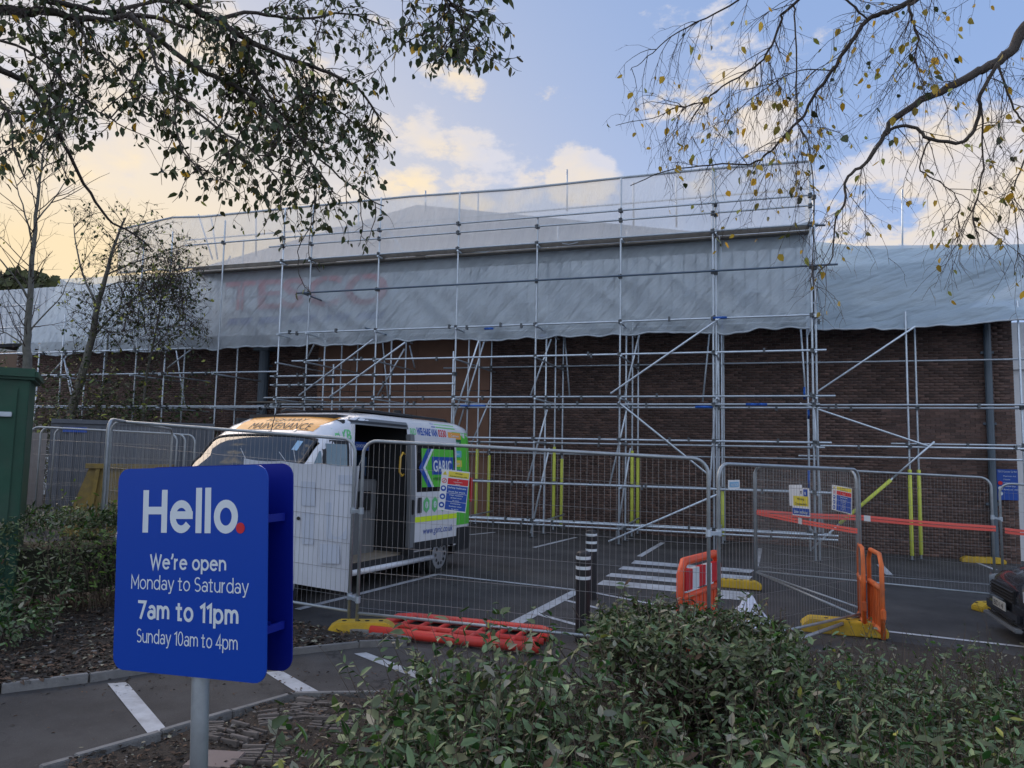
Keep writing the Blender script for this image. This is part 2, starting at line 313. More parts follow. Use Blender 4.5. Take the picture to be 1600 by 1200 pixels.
# ------------------------------------------------------------------ builders
def link(o, parent=None):
    col.objects.link(o)
    if parent is not None: o.parent = parent
    return o
def rootloc(o):
    v = Vector((0, 0, 0))
    while o is not None: v += o.location; o = o.parent
    return v
def tag(o, label=None, cat=None, group=None, kind=None):
    if label: o['label'] = label
    if cat: o['category'] = cat
    if group: o['group'] = group
    if kind: o['kind'] = kind
    return o
def thing(name, label, cat, loc=(0, 0, 0), group=None, rz=0.0):
    o = bpy.data.objects.new(name, None); o.empty_display_size = .2; col.objects.link(o)
    o.location = loc; o.rotation_euler = (0, 0, rz)
    return tag(o, label, cat, group)
class MB:
    def __init__(s): s.v = []; s.f = []; s.m = []
    def add(s, vs, fs, m=0):
        b = len(s.v); s.v += [tuple(v) for v in vs]
        s.f += [tuple(i + b for i in f) for f in fs]; s.m += [m] * len(fs); return s
    def box(s, c, size, rz=0.0, m=0, frame=None):
        hx, hy, hz = size[0] / 2, size[1] / 2, size[2] / 2
        pts = [Vector((x, y, z)) for x in (-hx, hx) for y in (-hy, hy) for z in (-hz, hz)]
        if frame is not None: pts = [Vector(c) + frame[0] * p.x + frame[1] * p.y + frame[2] * p.z for p in pts]
        else:
            ca, sa = math.cos(rz), math.sin(rz)
            pts = [Vector((c[0] + p.x * ca - p.y * sa, c[1] + p.x * sa + p.y * ca, c[2] + p.z)) for p in pts]
        return s.add(pts, [(0, 1, 3, 2), (4, 6, 7, 5), (0, 4, 5, 1), (2, 3, 7, 6), (0, 2, 6, 4), (1, 5, 7, 3)], m)
    def bar(s, a, b, w, h, m=0, up=Vector((0, 0, 1))):
        a = Vector(a); b = Vector(b); x = (b - a); L = x.length; x.normalize(); y = up.cross(x)
        if y.length < 1e-4: y = Vector((0, 1, 0)).cross(x)
        y.normalize(); z = x.cross(y)
        return s.box((a + b) / 2, (L, w, h), frame=(x, y, z), m=m)
    def tube(s, pts, r, n=8, m=0, caps=True, closed=False):
        pts = [Vector(p) for p in pts]; K = len(pts)
        rs = r if isinstance(r, (list, tuple)) else [r] * K
        base = len(s.v); prev = None
        for i, p in enumerate(pts):
            if closed: t = pts[(i + 1) % K] - pts[i - 1]
            else: t = pts[min(i + 1, K - 1)] - pts[max(i - 1, 0)]
            if t.length < 1e-9: t = Vector((0, 0, 1))
            t.normalize()
            if prev is None:
                a = t.orthogonal().normalized()
            else:
                a = prev - t * prev.dot(t)
                if a.length < 1e-6: a = t.orthogonal()
                a.normalize()
            prev = a; b = t.cross(a)
            for k in range(n):
                an = 2 * PI * k / n
                q = p + (a * math.cos(an) + b * math.sin(an)) * rs[i]; s.v.append((q.x, q.y, q.z))
        segs = K if closed else K - 1
        for i in range(segs):
            j = (i + 1) % K
            for k in range(n):
                l = (k + 1) % n
                s.f.append((base + i * n + k, base + i * n + l, base + j * n + l, base + j * n + k)); s.m.append(m)
        if caps and not closed:
            s.f.append(tuple(base + k for k in reversed(range(n)))); s.m.append(m)
            s.f.append(tuple(base + (K - 1) * n + k for k in range(n))); s.m.append(m)
        return s
    def quad(s, a, b, c, d, m=0): return s.add([a, b, c, d], [(0, 1, 2, 3)], m)
    def prism(s, poly, off, m=0):              # poly: list of 3D points, extruded by the vector off
        n = len(poly); off = Vector(off); b = len(s.v)
        s.v += [tuple(p) for p in poly] + [tuple(Vector(p) + off) for p in poly]
        s.f.append(tuple(b + i for i in range(n))); s.f.append(tuple(b + n + i for i in reversed(range(n)))); s.m += [m, m]
        for i in range(n):
            j = (i + 1) % n; s.f.append((b + i, b + n + i, b + n + j, b + j)); s.m.append(m)
        return s
    def build(s, name, mats, parent=None, world=False, smooth=False, bevel=0.0, origin=None):
        me = bpy.data.meshes.new(name)
        vs = s.v; o_loc = Vector((0, 0, 0))
        if parent is not None and world: off = rootloc(parent); vs = [(v[0] - off.x, v[1] - off.y, v[2] - off.z) for v in vs]
        elif parent is None:
            a = np.array(vs); o_loc = Vector(origin) if origin is not None else Vector((float(a[:, 0].mean()), float(a[:, 1].mean()), float(a[:, 2].min())))
            vs = [(v[0] - o_loc.x, v[1] - o_loc.y, v[2] - o_loc.z) for v in vs]
        me.from_pydata(vs, [], s.f)
        mats = mats if isinstance(mats, (list, tuple)) else [mats]
        for q in mats: me.materials.append(q)
        if len(mats) > 1: me.polygons.foreach_set('material_index', s.m)
        me.validate(); 
        bm = bmesh.new(); bm.from_mesh(me); bmesh.ops.recalc_face_normals(bm, faces=bm.faces)
        if bevel: bmesh.ops.bevel(bm, geom=list(bm.edges), offset=bevel, segments=2, affect='EDGES', clamp_overlap=True)
        bm.to_mesh(me); bm.free()
        if smooth: me.polygons.foreach_set('use_smooth', [True] * len(me.polygons))
        me.update()
        o = bpy.data.objects.new(name, me); o.location = o_loc
        return link(o, parent)
def mesh_np(name, V, faces_list, mats, parent=None, midx=None, world=True, smooth=False):
    """V (n,3); faces_list: list of (m,k) int arrays; midx: list of material index arrays"""
    V = np.asarray(V, dtype=np.float32)
    loc = Vector((0, 0, 0))
    if parent is not None and world:
        off = rootloc(parent); V = V - np.array(off, dtype=np.float32)
    elif parent is None:
        loc = Vector((float(V[:, 0].mean()), float(V[:, 1].mean()), float(V[:, 2].min()))); V = V - np.array(loc, dtype=np.float32)
    me = bpy.data.meshes.new(name)
    me.vertices.add(len(V)); me.vertices.foreach_set('co', V.ravel())
    tot = sum(f.size for f in faces_list); npoly = sum(len(f) for f in faces_list)
    me.loops.add(tot); me.polygons.add(npoly)
    me.loops.foreach_set('vertex_index', np.concatenate([f.ravel() for f in faces_list]).astype(np.int32))
    sizes = np.concatenate([np.full(len(f), f.shape[1]) for f in faces_list]); st = np.concatenate([[0], np.cumsum(sizes)[:-1]])
    me.polygons.foreach_set('loop_start', st.astype(np.int32)); me.polygons.foreach_set('loop_total', sizes.astype(np.int32))
    mats = mats if isinstance(mats, (list, tuple)) else [mats]
    for q in mats: me.materials.append(q)
    if midx is not None: me.polygons.foreach_set('material_index', np.concatenate(midx).astype(np.int32))
    if smooth: me.polygons.foreach_set('use_smooth', [True] * npoly)
    me.update(calc_edges=True); me.validate()
    o = bpy.data.objects.new(name, me); o.location = loc
    return link(o, parent)
_unit = {}
def rod(name, a, b, r, m, parent, n=8):
    """a straight tube as its own object on a shared unit cylinder; a, b in world space, parent unrotated"""
    key = (r, n, m.name)
    if key not in _unit:
        q = MB(); q.tube([(0, 0, -.5), (0, 0, .5)], r, n)
        o = q.build('tmp', m, None, smooth=False, origin=(0, 0, 0)); _unit[key] = o.data; bpy.data.objects.remove(o)
        for p in _unit[key].polygons: p.use_smooth = len(p.vertices) == 4
    o = bpy.data.objects.new(name, _unit[key]); link(o, parent)
    a = Vector(a); b = Vector(b); d = b - a
    off = rootloc(parent) if parent is not None else Vector((0, 0, 0))
    o.location = (a + b) / 2 - off
    o.rotation_mode = 'QUATERNION'; o.rotation_quaternion = d.to_track_quat('Z', 'Y'); o.scale = (1, 1, d.length)
    return o
def text_obj(name, s, mtl, parent, origin, right, up, width=None, height=None, bold=0.0, align='LEFT', depth=.0015, shear=0.0, maxw=None):
    """flat lettering as a mesh; origin = baseline start (or centre) in the parent's space"""
    cu = bpy.data.curves.new(name, 'FONT'); cu.body = s; cu.size = 1.0; cu.offset = bold; cu.extrude = 0.0; cu.resolution_u = 3; cu.shear = shear
    tmp = bpy.data.objects.new('tmp', cu); me = bpy.data.meshes.new_from_object(tmp); bpy.data.objects.remove(tmp); bpy.data.curves.remove(cu)
    n = len(me.vertices); co = np.empty(n * 3, dtype=np.float32); me.vertices.foreach_get('co', co); co = co.reshape(-1, 3)
    x0, x1 = co[:, 0].min(), co[:, 0].max(); sy = (height / .73) if height else None   # cap height of the font is about .73
    sx = (width / (x1 - x0)) if width else sy
    if sy is None: sy = sx
    w = (x1 - x0) * sx
    shift = {'LEFT': 0, 'CENTER': -w / 2, 'RIGHT': -w}[align]
    right = Vector(right).normalized(); up = Vector(up).normalized(); nr = right.cross(up); o = Vector(origin)
    xs = (co[:, 0] - x0) * sx + shift; ys = co[:, 1] * sy
    P = np.array(o)[None, :] + xs[:, None] * np.array(right)[None, :] + ys[:, None] * np.array(up)[None, :] + depth * np.array(nr)[None, :]
    me.vertices.foreach_set('co', P.astype(np.float32).ravel()); me.materials.clear(); me.materials.append(mtl); me.name = name; me.update()
    ob = bpy.data.objects.new(name, me); return link(ob, parent)
def rrect(w, h, r, n=5):
    pts = []
    for cx, cy_, a0 in ((w / 2 - r, h / 2 - r, 0), (-w / 2 + r, h / 2 - r, 90), (-w / 2 + r, -h / 2 + r, 180), (w / 2 - r, -h / 2 + r, 270)):
        for k in range(n + 1):
            a = R(a0 + 90 * k / n); pts.append((cx + r * math.cos(a), cy_ + r * math.sin(a)))
    return pts
def panel_poly(c, right, up, w, h, r=0.0):
    pts = rrect(w, h, r) if r > 0 else [(w / 2, h / 2), (-w / 2, h / 2), (-w / 2, -h / 2), (w / 2, -h / 2)]
    return [Vector(c) + Vector(right) * x + Vector(up) * y for x, y in pts]
Z = Vector((0, 0, 1))

# ------------------------------------------------------------------ ground, beds, path
def gzc(x, y): return gz(max(-45, min(40, x)), max(-25, min(60, y)))
def ground():
    xs = [-900, -300, -120, -45, -20, 0, 20, 40, 120, 300, 900]; ys = [-900, -300, -100, -25, 0, 20, 60, 150, 400, 900, 1500]
    q = MB(); q.v = [(x, y, gzc(x, y)) for y in ys for x in xs]; n = len(xs)
    q.f = [(j * n + i, j * n + i + 1, (j + 1) * n + i + 1, (j + 1) * n + i) for j in range(len(ys) - 1) for i in range(n - 1)]; q.m = [0] * len(q.f)
    tag(q.build('car_park_ground', M_asphalt, origin=(0, 0, 0)), kind='structure')
ground()
def lift(p, h): return Vector((p[0], p[1], gz(p[0], p[1]) + h))
def sheet(name, poly, h, m, kind='structure'):
    q = MB(); q.add([lift(p, h) for p in poly], [tuple(range(len(poly)))])
    o = q.build(name, m); o.data.update()
    if o.data.polygons[0].normal.z < 0: o.data.flip_normals()
    return tag(o, kind=kind)
def inside(x, y, poly):
    c = False; n = len(poly)
    for i in range(n):
        x1, y1 = poly[i][0], poly[i][1]; x2, y2 = poly[i - 1][0], poly[i - 1][1]
        if (y1 > y) != (y2 > y) and x < (x2 - x1) * (y - y1) / (y2 - y1) + x1: c = not c
    return c
near_kerb = [G(60, 1216), G(115, 1199), G(250, 1158), G(360, 1124), G(458, 1095), G(560, 1093), G(675, 1091)]
far_bed_edge = [G(675, 1091), G(900, 1064), G(1150, 1040), G(1380, 1006), G(1600, 1030), G(1900, 1075)]
up_kerb = [G(-260, 1110), G(0, 1084), G(138, 1067), G(258, 1047), G(454, 1024), G(560, 1012), G(636, 1010)]
up_kerb2 = [G(642, 1006), G(600, 999), G(545, 992)]
path_poly = [G(60, 1216)] + near_kerb[1:] + [G(760, 1082), G(800, 1040), G(700, 1018)] + list(reversed(up_kerb)) + [Vector((-9, 2.5, 0)), Vector((-4.0, .8, 0))]
sheet('footpath', path_poly, .006, M_path)
near_bed = near_kerb + far_bed_edge[1:] + [Vector((9, 3, 0)), Vector((9, -4, 0)), Vector((-4, -4, 0)), Vector((-3.9, .9, 0))]
left_bed = up_kerb + up_kerb2 + [G(440, 972), G(170, 925), G(60, 860), G(-300, 830), Vector((-18, 9, 0)), Vector((-14, 4.0, 0))]
def bed(name, poly, rise, step=.16):
    xs = [p[0] for p in poly]; ys = [p[1] for p in poly]
    nx = int((max(xs) - min(xs)) / step) + 1; ny = int((max(ys) - min(ys)) / step) + 1
    q = MB(); idx = {}
    def vid(i, j):
        if (i, j) not in idx:
            x = min(xs) + i * step; y = min(ys) + j * step
            h = .012 + rise * (.6 + .5 * noise.noise((x * .8, y * .8, 1))) + .03 * noise.noise((x * 4, y * 4, 3))
            idx[(i, j)] = len(q.v); q.v.append((x, y, gz(x, y) + max(h, .011)))
        return idx[(i, j)]
    for i in range(nx):
        for j in range(ny):
            if all(inside(min(xs) + (i + a) * step, min(ys) + (j + b) * step, poly) for a in (0, 1) for b in (0, 1)):
                q.f.append((vid(i, j), vid(i + 1, j), vid(i + 1, j + 1), vid(i, j + 1))); q.m.append(0)
    o = q.build(name, M_soil, origin=(sum(xs) / len(xs), sum(ys) / len(ys), 0), smooth=True)
    return tag(o, kind='structure')
sheet('bed_soil_base', near_bed, .010, M_soil); sheet('bed_soil_base', left_bed, .010, M_soil)
bed('planting_bed', near_bed, .06); bed('planting_bed', left_bed, .07)

# concrete edging, one object per length
kerb_root = tag(bpy.data.objects.new('path_edging', None), kind='structure'); col.objects.link(kerb_root)
def kerb_run(pts, w=.055, h=.07, L=.62, skip=()):
    pts = [Vector((p[0], p[1], 0)) for p in pts]; k = 0
    for a, b in zip(pts[:-1], pts[1:]):
        d = b - a; n = max(1, round(d.length / L))
        for i in range(n):
            p = a + d * (i / n); r = a + d * ((i + 1) / n); k += 1
            g = (r - p).normalized() * .006; p2, r2 = p + g, r - g
            j = random.uniform(-.008, .008)
            p2 = lift(p2, h / 2 - .012 + j); r2 = lift(r2, h / 2 - .012 + j + random.uniform(-.006, .006))
            MB().bar(p2, r2, w, h + .03).build('edging_stone', M_kerb, kerb_root, world=True, bevel=.006)
kerb_run(near_kerb); kerb_run(up_kerb); kerb_run(up_kerb2)

# painted markings
def pline(name, pts, w, h=.008, m=None):
    """a painted stripe along pixel points of the ground"""
    P = [G(*p) for p in pts]; vs = []; fs = []
    for i, p in enumerate(P):
        t = (P[min(i + 1, len(P) - 1)] - P[max(i - 1, 0)]); t.z = 0; t.normalize(); n = Vector((-t.y, t.x, 0)) * w / 2
        vs += [lift(p + n, h), lift(p - n, h)]
    for i in range(len(P) - 1): fs.append((2 * i, 2 * i + 1, 2 * i + 3, 2 * i + 2))
    q = MB(); q.add(vs, fs); o = q.build(name, m or M_paint); 
    if o.data.polygons[0].normal.z < 0: o.data.flip_normals()
    return tag(o, kind='structure')
for pts, w in [([(464, 953), (540, 934), (683, 898)], .10), ([(683, 898), (898, 922)], .09), ([(797, 979), (902, 924)], .16), ([(930, 927), (1052, 951)], .09),
               ([(881, 938), (939, 952)], .09), ([(842, 961), (905, 978)], .09), ([(734, 836), (773, 832)], .10), ([(834, 856), (900, 840)], .10),
               ([(999, 870), (1036, 848)], .12), ([(1188, 857), (1182, 885)], .10), ([(1375, 883), (1390, 899)], .14), ([(1523, 878), (1556, 891)], .10),
               ([(1374, 986), (1480, 998), (1640, 1016)], .09), ([(560, 950), (900, 984)], .012), ([(1180, 886), (1549, 914)], .05),
               ([(636, 869), (720, 848)], .10), ([(1210, 866), (1300, 872)], .05)]:
    pline('parking_line', pts, w)
for quad in [((992, 876), (1180, 891), (1172, 896), (986, 881)), ((974, 885), (1176, 901), (1170, 907), (966, 890)), ((955, 896), (1172, 913), (1168, 921), (946, 901)),
             ((943, 907), (1170, 926), (1166, 935), (932, 914)), ((1128, 931), (1160, 934), (1156, 938), (1124, 936))]:
    sheet('zebra_stripe', [G(*p) for p in quad], .008, M_paint)
for a, b, c, d in [((168, 1070), (198, 1068), (266, 1148), (236, 1155)), ((414, 1052), (440, 1050), (512, 1090), (478, 1093)), ((553, 1023), (572, 1021), (690, 1066), (676, 1072))]:
    sheet('path_stripe', [G(*p) for p in (a, b, c, d)], .011, M_paint)

# block paving patch by the sign
pav = tag(bpy.data.objects.new('block_paving', None), kind='structure'); col.objects.link(pav)
M_paver = mat('red_paver', (.17, .145, .13), .9, objrand=.3, color2=(.10, .085, .075), bump=.3, bscale=60)
pm = MB().box((0, 0, 0), (.15, .024, .04)).build('brick', M_paver, None, origin=(0, 0, 0), bevel=.003); pm_mesh = pm.data; bpy.data.objects.remove(pm)
for cx, cy_, deg, ni, nj in ((498, 1118, 8, 2, 9), (455, 1128, 40, 2, 7), (385, 1162, -5, 2, 7), (540, 1140, 12, 2, 6), (350, 1150, 35, 1, 6), (600, 1115, -15, 2, 6), (430, 1190, 20, 2, 6)):
    c0 = G(cx, cy_); pang = R(deg)
    ux = Vector((math.cos(pang), math.sin(pang), 0)); uy = Vector((-math.sin(pang), math.cos(pang), 0))
    for i in range(ni):
        for j in range(nj):
            p = c0 + ux * (.165 * (i - ni / 2)) + uy * (.046 * (j - nj / 2))
            if not inside(p.x, p.y, near_bed): continue
            o = bpy.data.objects.new('brick', pm_mesh); link(o, pav); o.location = lift(p, .050 + random.uniform(-.018, .010)); o.rotation_euler = (random.uniform(-.06, .06), random.uniform(-.06, .06), pang + random.uniform(-.05, .05))
p = G(335, 1200); o = MB().box((0, 0, 0), (.30, .24, .05)).build('slab', mat('pink_slab', (.22, .17, .155), .85, var=.12), pav, bevel=.006); o.location = lift(p, .035); o.rotation_euler = (.02, .01, .25)

# ------------------------------------------------------------------ the supermarket
WY = 21.4
bld = thing('supermarket_building', 'long dark brick supermarket wrapped in white sheeting behind the scaffolding', 'building', (-8, WY, 0))
XR = onY(1588, 700, WY).x; XL = onY(20, 640, WY).x
ZS = onY(1100, 517, WY).z                       # underside of the eaves
Z0 = -.75
q = MB(); q.box(((XL + XR) / 2, WY + .16, (Z0 + ZS) / 2 + .2), (XR - XL, .3, ZS - Z0 + .4)); q.build('wall', M_mortar, bld, world=True)
q = MB(); q.box((XR - .149, WY + 10.3, (Z0 + ZS) / 2 + .2), (.3, 19.9, ZS - Z0 + .4)); q.build('side_wall', M_mortar, bld, world=True)
HX0, HX1 = onY(497, 600, WY).x, onY(766, 600, WY).x
nc = int((ZS - Z0) / .075); rows = []; halves = []
for i in range(nc + 2):
    z = Z0 + .075 * i + .0325; off = .1125 if i % 2 else 0
    x = XL + .11 + off
    while x < XR - .107:
        rows.append((x, z)); x += .225
    halves.append((x - .225 + .1075 + .01, z))
    rows.append((XR - .054 if i % 2 == 0 else XR - .11, z)) if False else None
rows = np.array(rows); vis = ~((rows[:, 0] > HX0 + .1) & (rows[:, 0] < HX1 - .1)); rows = rows[vis]
XS = onY(1385, 700, WY).x
sel = (rows[:, 0] > XS) & (rows[:, 0] < XR) & (rows[:, 1] > 1.0)
cand = np.where(sel)[0]; key = np.abs(rows[cand, 1] - 2.6) ; cand = cand[np.argsort(key, kind='stable')][:300]
single = rows[cand]; rest = np.delete(rows, cand, axis=0)
bd = MB().box((0, 0, 0), (.215, .03, .065)).build('brick', M_brick1, None, origin=(0, 0, 0)); bmesh_ = bd.data; bpy.data.objects.remove(bd)
for x, z in single:
    o = bpy.data.objects.new('brick', bmesh_); link(o, bld); o.location = (x + 8, .002 - random.uniform(0, .004), z)
n = len(rest); bx = np.array([(-.1075, 0, -.0325), (.1075, 0, -.0325), (.1075, 0, .0325), (-.1075, 0, .0325), (-.1075, .03, -.0325), (.1075, .03, -.0325), (.1075, .03, .0325), (-.1075, .03, .0325)])
cen = np.stack([rest[:, 0], WY - .013 - rng.uniform(0, .004, n), rest[:, 1]], 1)
Vv = (cen[:, None, :] + bx[None]).reshape(-1, 3); fb = np.array([(0, 1, 2, 3), (1, 5, 6, 2), (0, 3, 7, 4), (3, 2, 6, 7), (0, 4, 5, 1)])
Fv = (np.arange(n)[:, None, None] * 8 + fb[None]).reshape(-1, 4)
tag(mesh_np('brickwork', Vv, [Fv], M_brick, bld), kind='stuff')
q = MB()
for x0, z in halves:
    if XR - x0 > .02: q.box(((x0 + XR) / 2, WY + .002, z), (XR - x0, .03, .065))
tag(q.build('corner_brickwork', M_brick, bld, world=True), kind='stuff')
# hoarding panels over the entrance
pw = (HX1 - HX0) / 5
for i in range(5):
    for z0, z1 in ((Z0, 1.9), (1.92, 3.9), (3.92, ZS - .02)):
        MB().box((HX0 + pw * (i + .5), WY - .03 - .01 * (i % 2), (z0 + z1) / 2), (pw - .015, .04, z1 - z0 - .015)).build('hoarding_panel', M_hoard, bld, world=True)
# overhanging fascia, soffit, roof
FY = 20.35; FX0 = onY(262, 420, FY).x; FX1 = onY(1262, 400, FY).x; ZE = onY(1200, 376, FY).z
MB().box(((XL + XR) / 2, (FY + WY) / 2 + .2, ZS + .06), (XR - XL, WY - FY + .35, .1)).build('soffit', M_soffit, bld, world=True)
fs = MB()
xx = XL
while xx < FX1:
    fs.box((xx + .14, FY + .1, (ZS + .14 + ZE) / 2), (.2, .12, ZE - ZS - .14)); fs.box((xx + .28, FY + .14, (ZS + .14 + ZE) / 2), (.08, .10, ZE - ZS - .14)); xx += .32
fs.build('ribbed_fascia', M_clad, bld, world=True)
MB().box(((XL + FX1) / 2, FY + .30, (ZS + .14 + ZE) / 2), (FX1 - XL, .2, ZE - ZS - .16)).build('fascia_backing', M_clad, bld, world=True)
ap = onY(652, 320, 28.0)
c1, c2 = Vector((FX0 - .3, FY - .05, ZE)), Vector((onY(1215, 376, FY).x, FY - .05, ZE)); c3, c4 = Vector((c2.x, 35, ZE)), Vector((c1.x, 35, ZE))
q = MB(); q.add([c1, c2, c3, c4, ap], [(0, 1, 4), (1, 2, 4), (2, 3, 4), (3, 0, 4), (3, 2, 1, 0)]); q.build('hipped_roof', M_roof, bld, world=True)
MB().box(((XL + FX0) / 2, 28, ZE - 1.0), (FX0 - XL, 14, .3)).build('low_roof', M_roof, bld, world=True)
MB().box(((FX1 + XR) / 2, 29, onY(1500, 400, 21.0).z - .35), (XR - FX1, 16, .5)).build('low_roof', M_roof, bld, world=True)
# shop name on the fascia, seen through the sheeting
lx0, lx1 = onY(352, 455, FY - .02), onY(606, 455, FY - .02)
zt = onY(500, 430, FY).z; zb = onY(500, 478, FY).z
text_obj('shop_lettering', 'TESCO', mat('faded_red_letters', (.55, .02, .03), .5), bld, Vector((lx0.x, FY - .02, zb)) - bld.location, (1, 0, 0), (0, 0, 1), width=lx1.x - lx0.x, height=zt - zb, bold=.02)
for i in range(5):
    a = lx0.x + (lx1.x - lx0.x) * (i + .08) / 5; b = a + (lx1.x - lx0.x) * .15
    MB().prism([(a, FY - .02, zb - .5), (b, FY - .02, zb - .5), (b + .15, FY - .02, zb - .28), (a + .15, FY - .02, zb - .28)], (0, .01, 0)).build('blue_dash', M_blue, bld, world=True)
# downpipes
for pxp, w_, hop in ((414, .34, True), (1545, .17, False)):
    xp = onY(pxp, 650, WY).x; q = MB(); q.tube([(xp, WY - .02 - w_ / 2, gz(xp, WY)), (xp, WY - .02 - w_ / 2, ZS)], w_ / 2, 12)
    pp = q.build('downpipe', M_pipe, bld, world=True, smooth=False)
    for zz in (1.0, 3.0, 4.8): MB().box((xp, WY - .04, zz), (w_ + .12, .07, .06)).build('bracket', M_pipe, pp, world=True)
    if hop: MB().box((xp, WY - .2, ZS - .2), (.62, .4, .16)).build('hopper', M_pipe, pp, world=True)
# pale shopfront beyond the corner
q = MB(); q.box((XR + .35, WY + 1.0, 2.6), (.62, .3, 6.2)); q.build('shopfront_panel', M_white, bld, world=True)
MB().box((XR + .35, WY + .8, 4.7), (.5, .12, .5)).build('flood_light', M_white, bld, world=True)

# blue notice on the wall by the corner
a, b = onY(1557, 733, WY - .06), onY(1592, 782, WY - .06)
ns = thing('car_park_notice', 'blue rules notice fixed on the brick wall between downpipe and corner', 'sign', ((a.x + b.x) / 2, WY - .06, b.z))
w, h = b.x - a.x, a.z - b.z
MB().box(((a.x + b.x) / 2, WY - .05, (a.z + b.z) / 2), (w, .03, h)).build('board', M_blue, ns, world=True)
text_obj('heading', 'TESCO Customer Car Park', M_letter, ns, (-w * .45, -.018, h * .90), (1, 0, 0), (0, 0, 1), width=w * .9, height=.045)
for i, s in enumerate(['Maximum stay', '3 hours', 'Parking charge', 'Disabled bays', 'Parent and child']):
    text_obj('small_print', s, M_letter, ns, (-w * .2, -.018, h * (.76 - i * .11)), (1, 0, 0), (0, 0, 1), height=.035)
for i, mm in enumerate((M_red, M_letter, M_letter)):
    q = MB(); q.prism([(-w * .36 + .05 * math.cos(t * PI / 6), -.03, h * (.55 - i * .17) + .05 * math.sin(t * PI / 6)) for t in range(12)], (0, .01, 0)); o = q.build('symbol', mm, ns)

# ------------------------------------------------------------------ scaffolding
Y1, Y2, Y3, Y4 = 18.1, 19.1, 20.2, 21.1
def zat(py, Y=Y1, px=968): return onY(px, py, Y).z
sc = thing('main_scaffold', 'tall galvanised tube scaffold with white sheeting across the supermarket front', 'scaffolding', (-6, Y1, 0))
sr = thing('side_scaffold', 'low tube scaffold under the wrapped eaves at the right brick corner', 'scaffolding', (4, 20.2, 0))
sl = thing('far_scaffold', 'scaffold standards and rails along the wall behind the young trees', 'scaffolding', (-16, Y1, 0))
RP = .0248
ZTOP = zat(276)
stds = []                                       # (root, x, Y, z0, z1)
def standard(root, px, Y, ztop, py=650, zb=None, lean=0):
    x = onY(px, py, Y).x; z0 = gz(x, Y) + .02 if zb is None else zb
    rod('standard', (x - lean, Y, z0), (x + lean, Y, ztop), RP, M_galv, root); stds.append((root, x, Y, z0, ztop)); return x
ZR2 = zat(372, Y2)
for px, Y, zt_ in [(475, Y1, ZTOP), (503, Y2, ZR2), (530, Y3, ZR2), (583, Y1, ZTOP + .05), (608, Y2, ZR2 + .3), (631, Y3, 5.6), (709, Y1, ZTOP), (730, Y2, ZR2), (747, Y3, ZR2),
                   (766, Y4, 5.6), (835, Y1, ZTOP - .9), (852, Y2, ZR2), (867, Y3, 8.6), (879, Y4, 5.6), (968, Y1, ZTOP - .05), (978, Y2, ZR2 + .2), (988, Y3, ZR2), (997, Y4, 5.6),
                   (1115, Y1, ZTOP + .05), (1119.5, Y1 + .12, ZTOP), (1123, Y2, ZR2), (1128, Y3, ZR2), (1131, Y4, 5.6), (1271, Y1, ZTOP + .15), (1277, Y1 + .15, ZR2 + .4), (1263, Y3, ZR2),
                   (555, Y4, 5.6), (518, Y1 + .1, zat(560)), (706, Y1 + .3, zat(540))]:
    standard(sc, px, Y, zt_)
for px, Y, zt_ in [(54, Y2, 5.4), (90, Y1, 6.2), (128, Y2, 6.0), (157, Y3, 6.0), (207, Y1, ZTOP - .6), (252, Y1, ZTOP - .4), (283, Y2, 6), (335, Y1, ZTOP - .2), (366, Y2, ZTOP - .5), (430, Y1, ZTOP)]:
    standard(sl if px < 300 else sc, px, Y, zt_)
for px, Y, zt_ in [(1419, 20.1, 5.7), (1433, 20.5, 5.75), (1597, 20.3, 5.9)]:
    standard(sr, px, Y, zt_)
# posts that stand above the sheeting
for px, y0, y1, Y in [(886, 265, 330, Y3), (665, 298, 330, Y3), (1057, 275, 355, Y2), (990, 285, 352, Y2), (747, 300, 350, Y2), (560, 315, 385, Y2), (400, 330, 400, Y2), (1410, 296, 392, 22.5)]:
    rod('guard_post', onY(px, y1, Y), onY(px, y0, Y), RP, M_galv, sr if px > 1300 else sc)
leds = []
def ledger(root, px0, px1, py, Y, ref=968, m=None, ends=True):
    z = onY(ref, py, Y).z; a = onY(px0, py, Y).x - .12; b = onY(px1, py, Y).x + .12
    rod('ledger', (a, Y - .055, z), (b, Y - .055, z), RP, m or M_galv, root); leds.append((root, a, b, Y, z))
M_ledd = mat('dark_tube', (.10, .14, .19), .45, metal=.6)
for px0, px1, py, Y in [(445, 1275, 503, Y1), (430, 1275, 512, Y2), (464, 1282, 554, Y1), (430, 705, 581, Y1), (430, 705, 597, Y1), (420, 1296, 620, Y1), (430, 1272, 632, Y1), (430, 1272, 637, Y2),
                        (735, 1290, 687, Y1), (735, 1280, 694, Y2), (700, 1272, 711, Y4), (735, 1305, 759, Y1), (735, 1290, 758, Y3), (735, 1300, 820, Y1), (735, 1300, 826, Y2), (735, 1290, 818, Y3),
                        (700, 1275, 571, Y4), (440, 1270, 372, Y1), (440, 1270, 375, Y2), (300, 1266, 330, Y1), (300, 1266, 320, Y2), (430, 1262, 345, Y1), (560, 1270, 467, Y3), (430, 1270, 486, Y3)]:
    ledger(sc, px0, px1, py, Y)
ledger(sc, 472, 1300, 432, Y1 - .05, m=M_ledd)
for px0, px1, py, Y, ref in [(20, 430, 583, Y1, 300), (60, 430, 635, Y1, 300), (60, 430, 637, Y2, 300), (0, 300, 549, Y1, 150), (200, 470, 470, Y2, 300), (190, 470, 500, Y2, 300), (0, 60, 512, Y1, 30), (0, 60, 478, Y1, 30)]:
    ledger(sl, px0, px1, py, Y, ref)
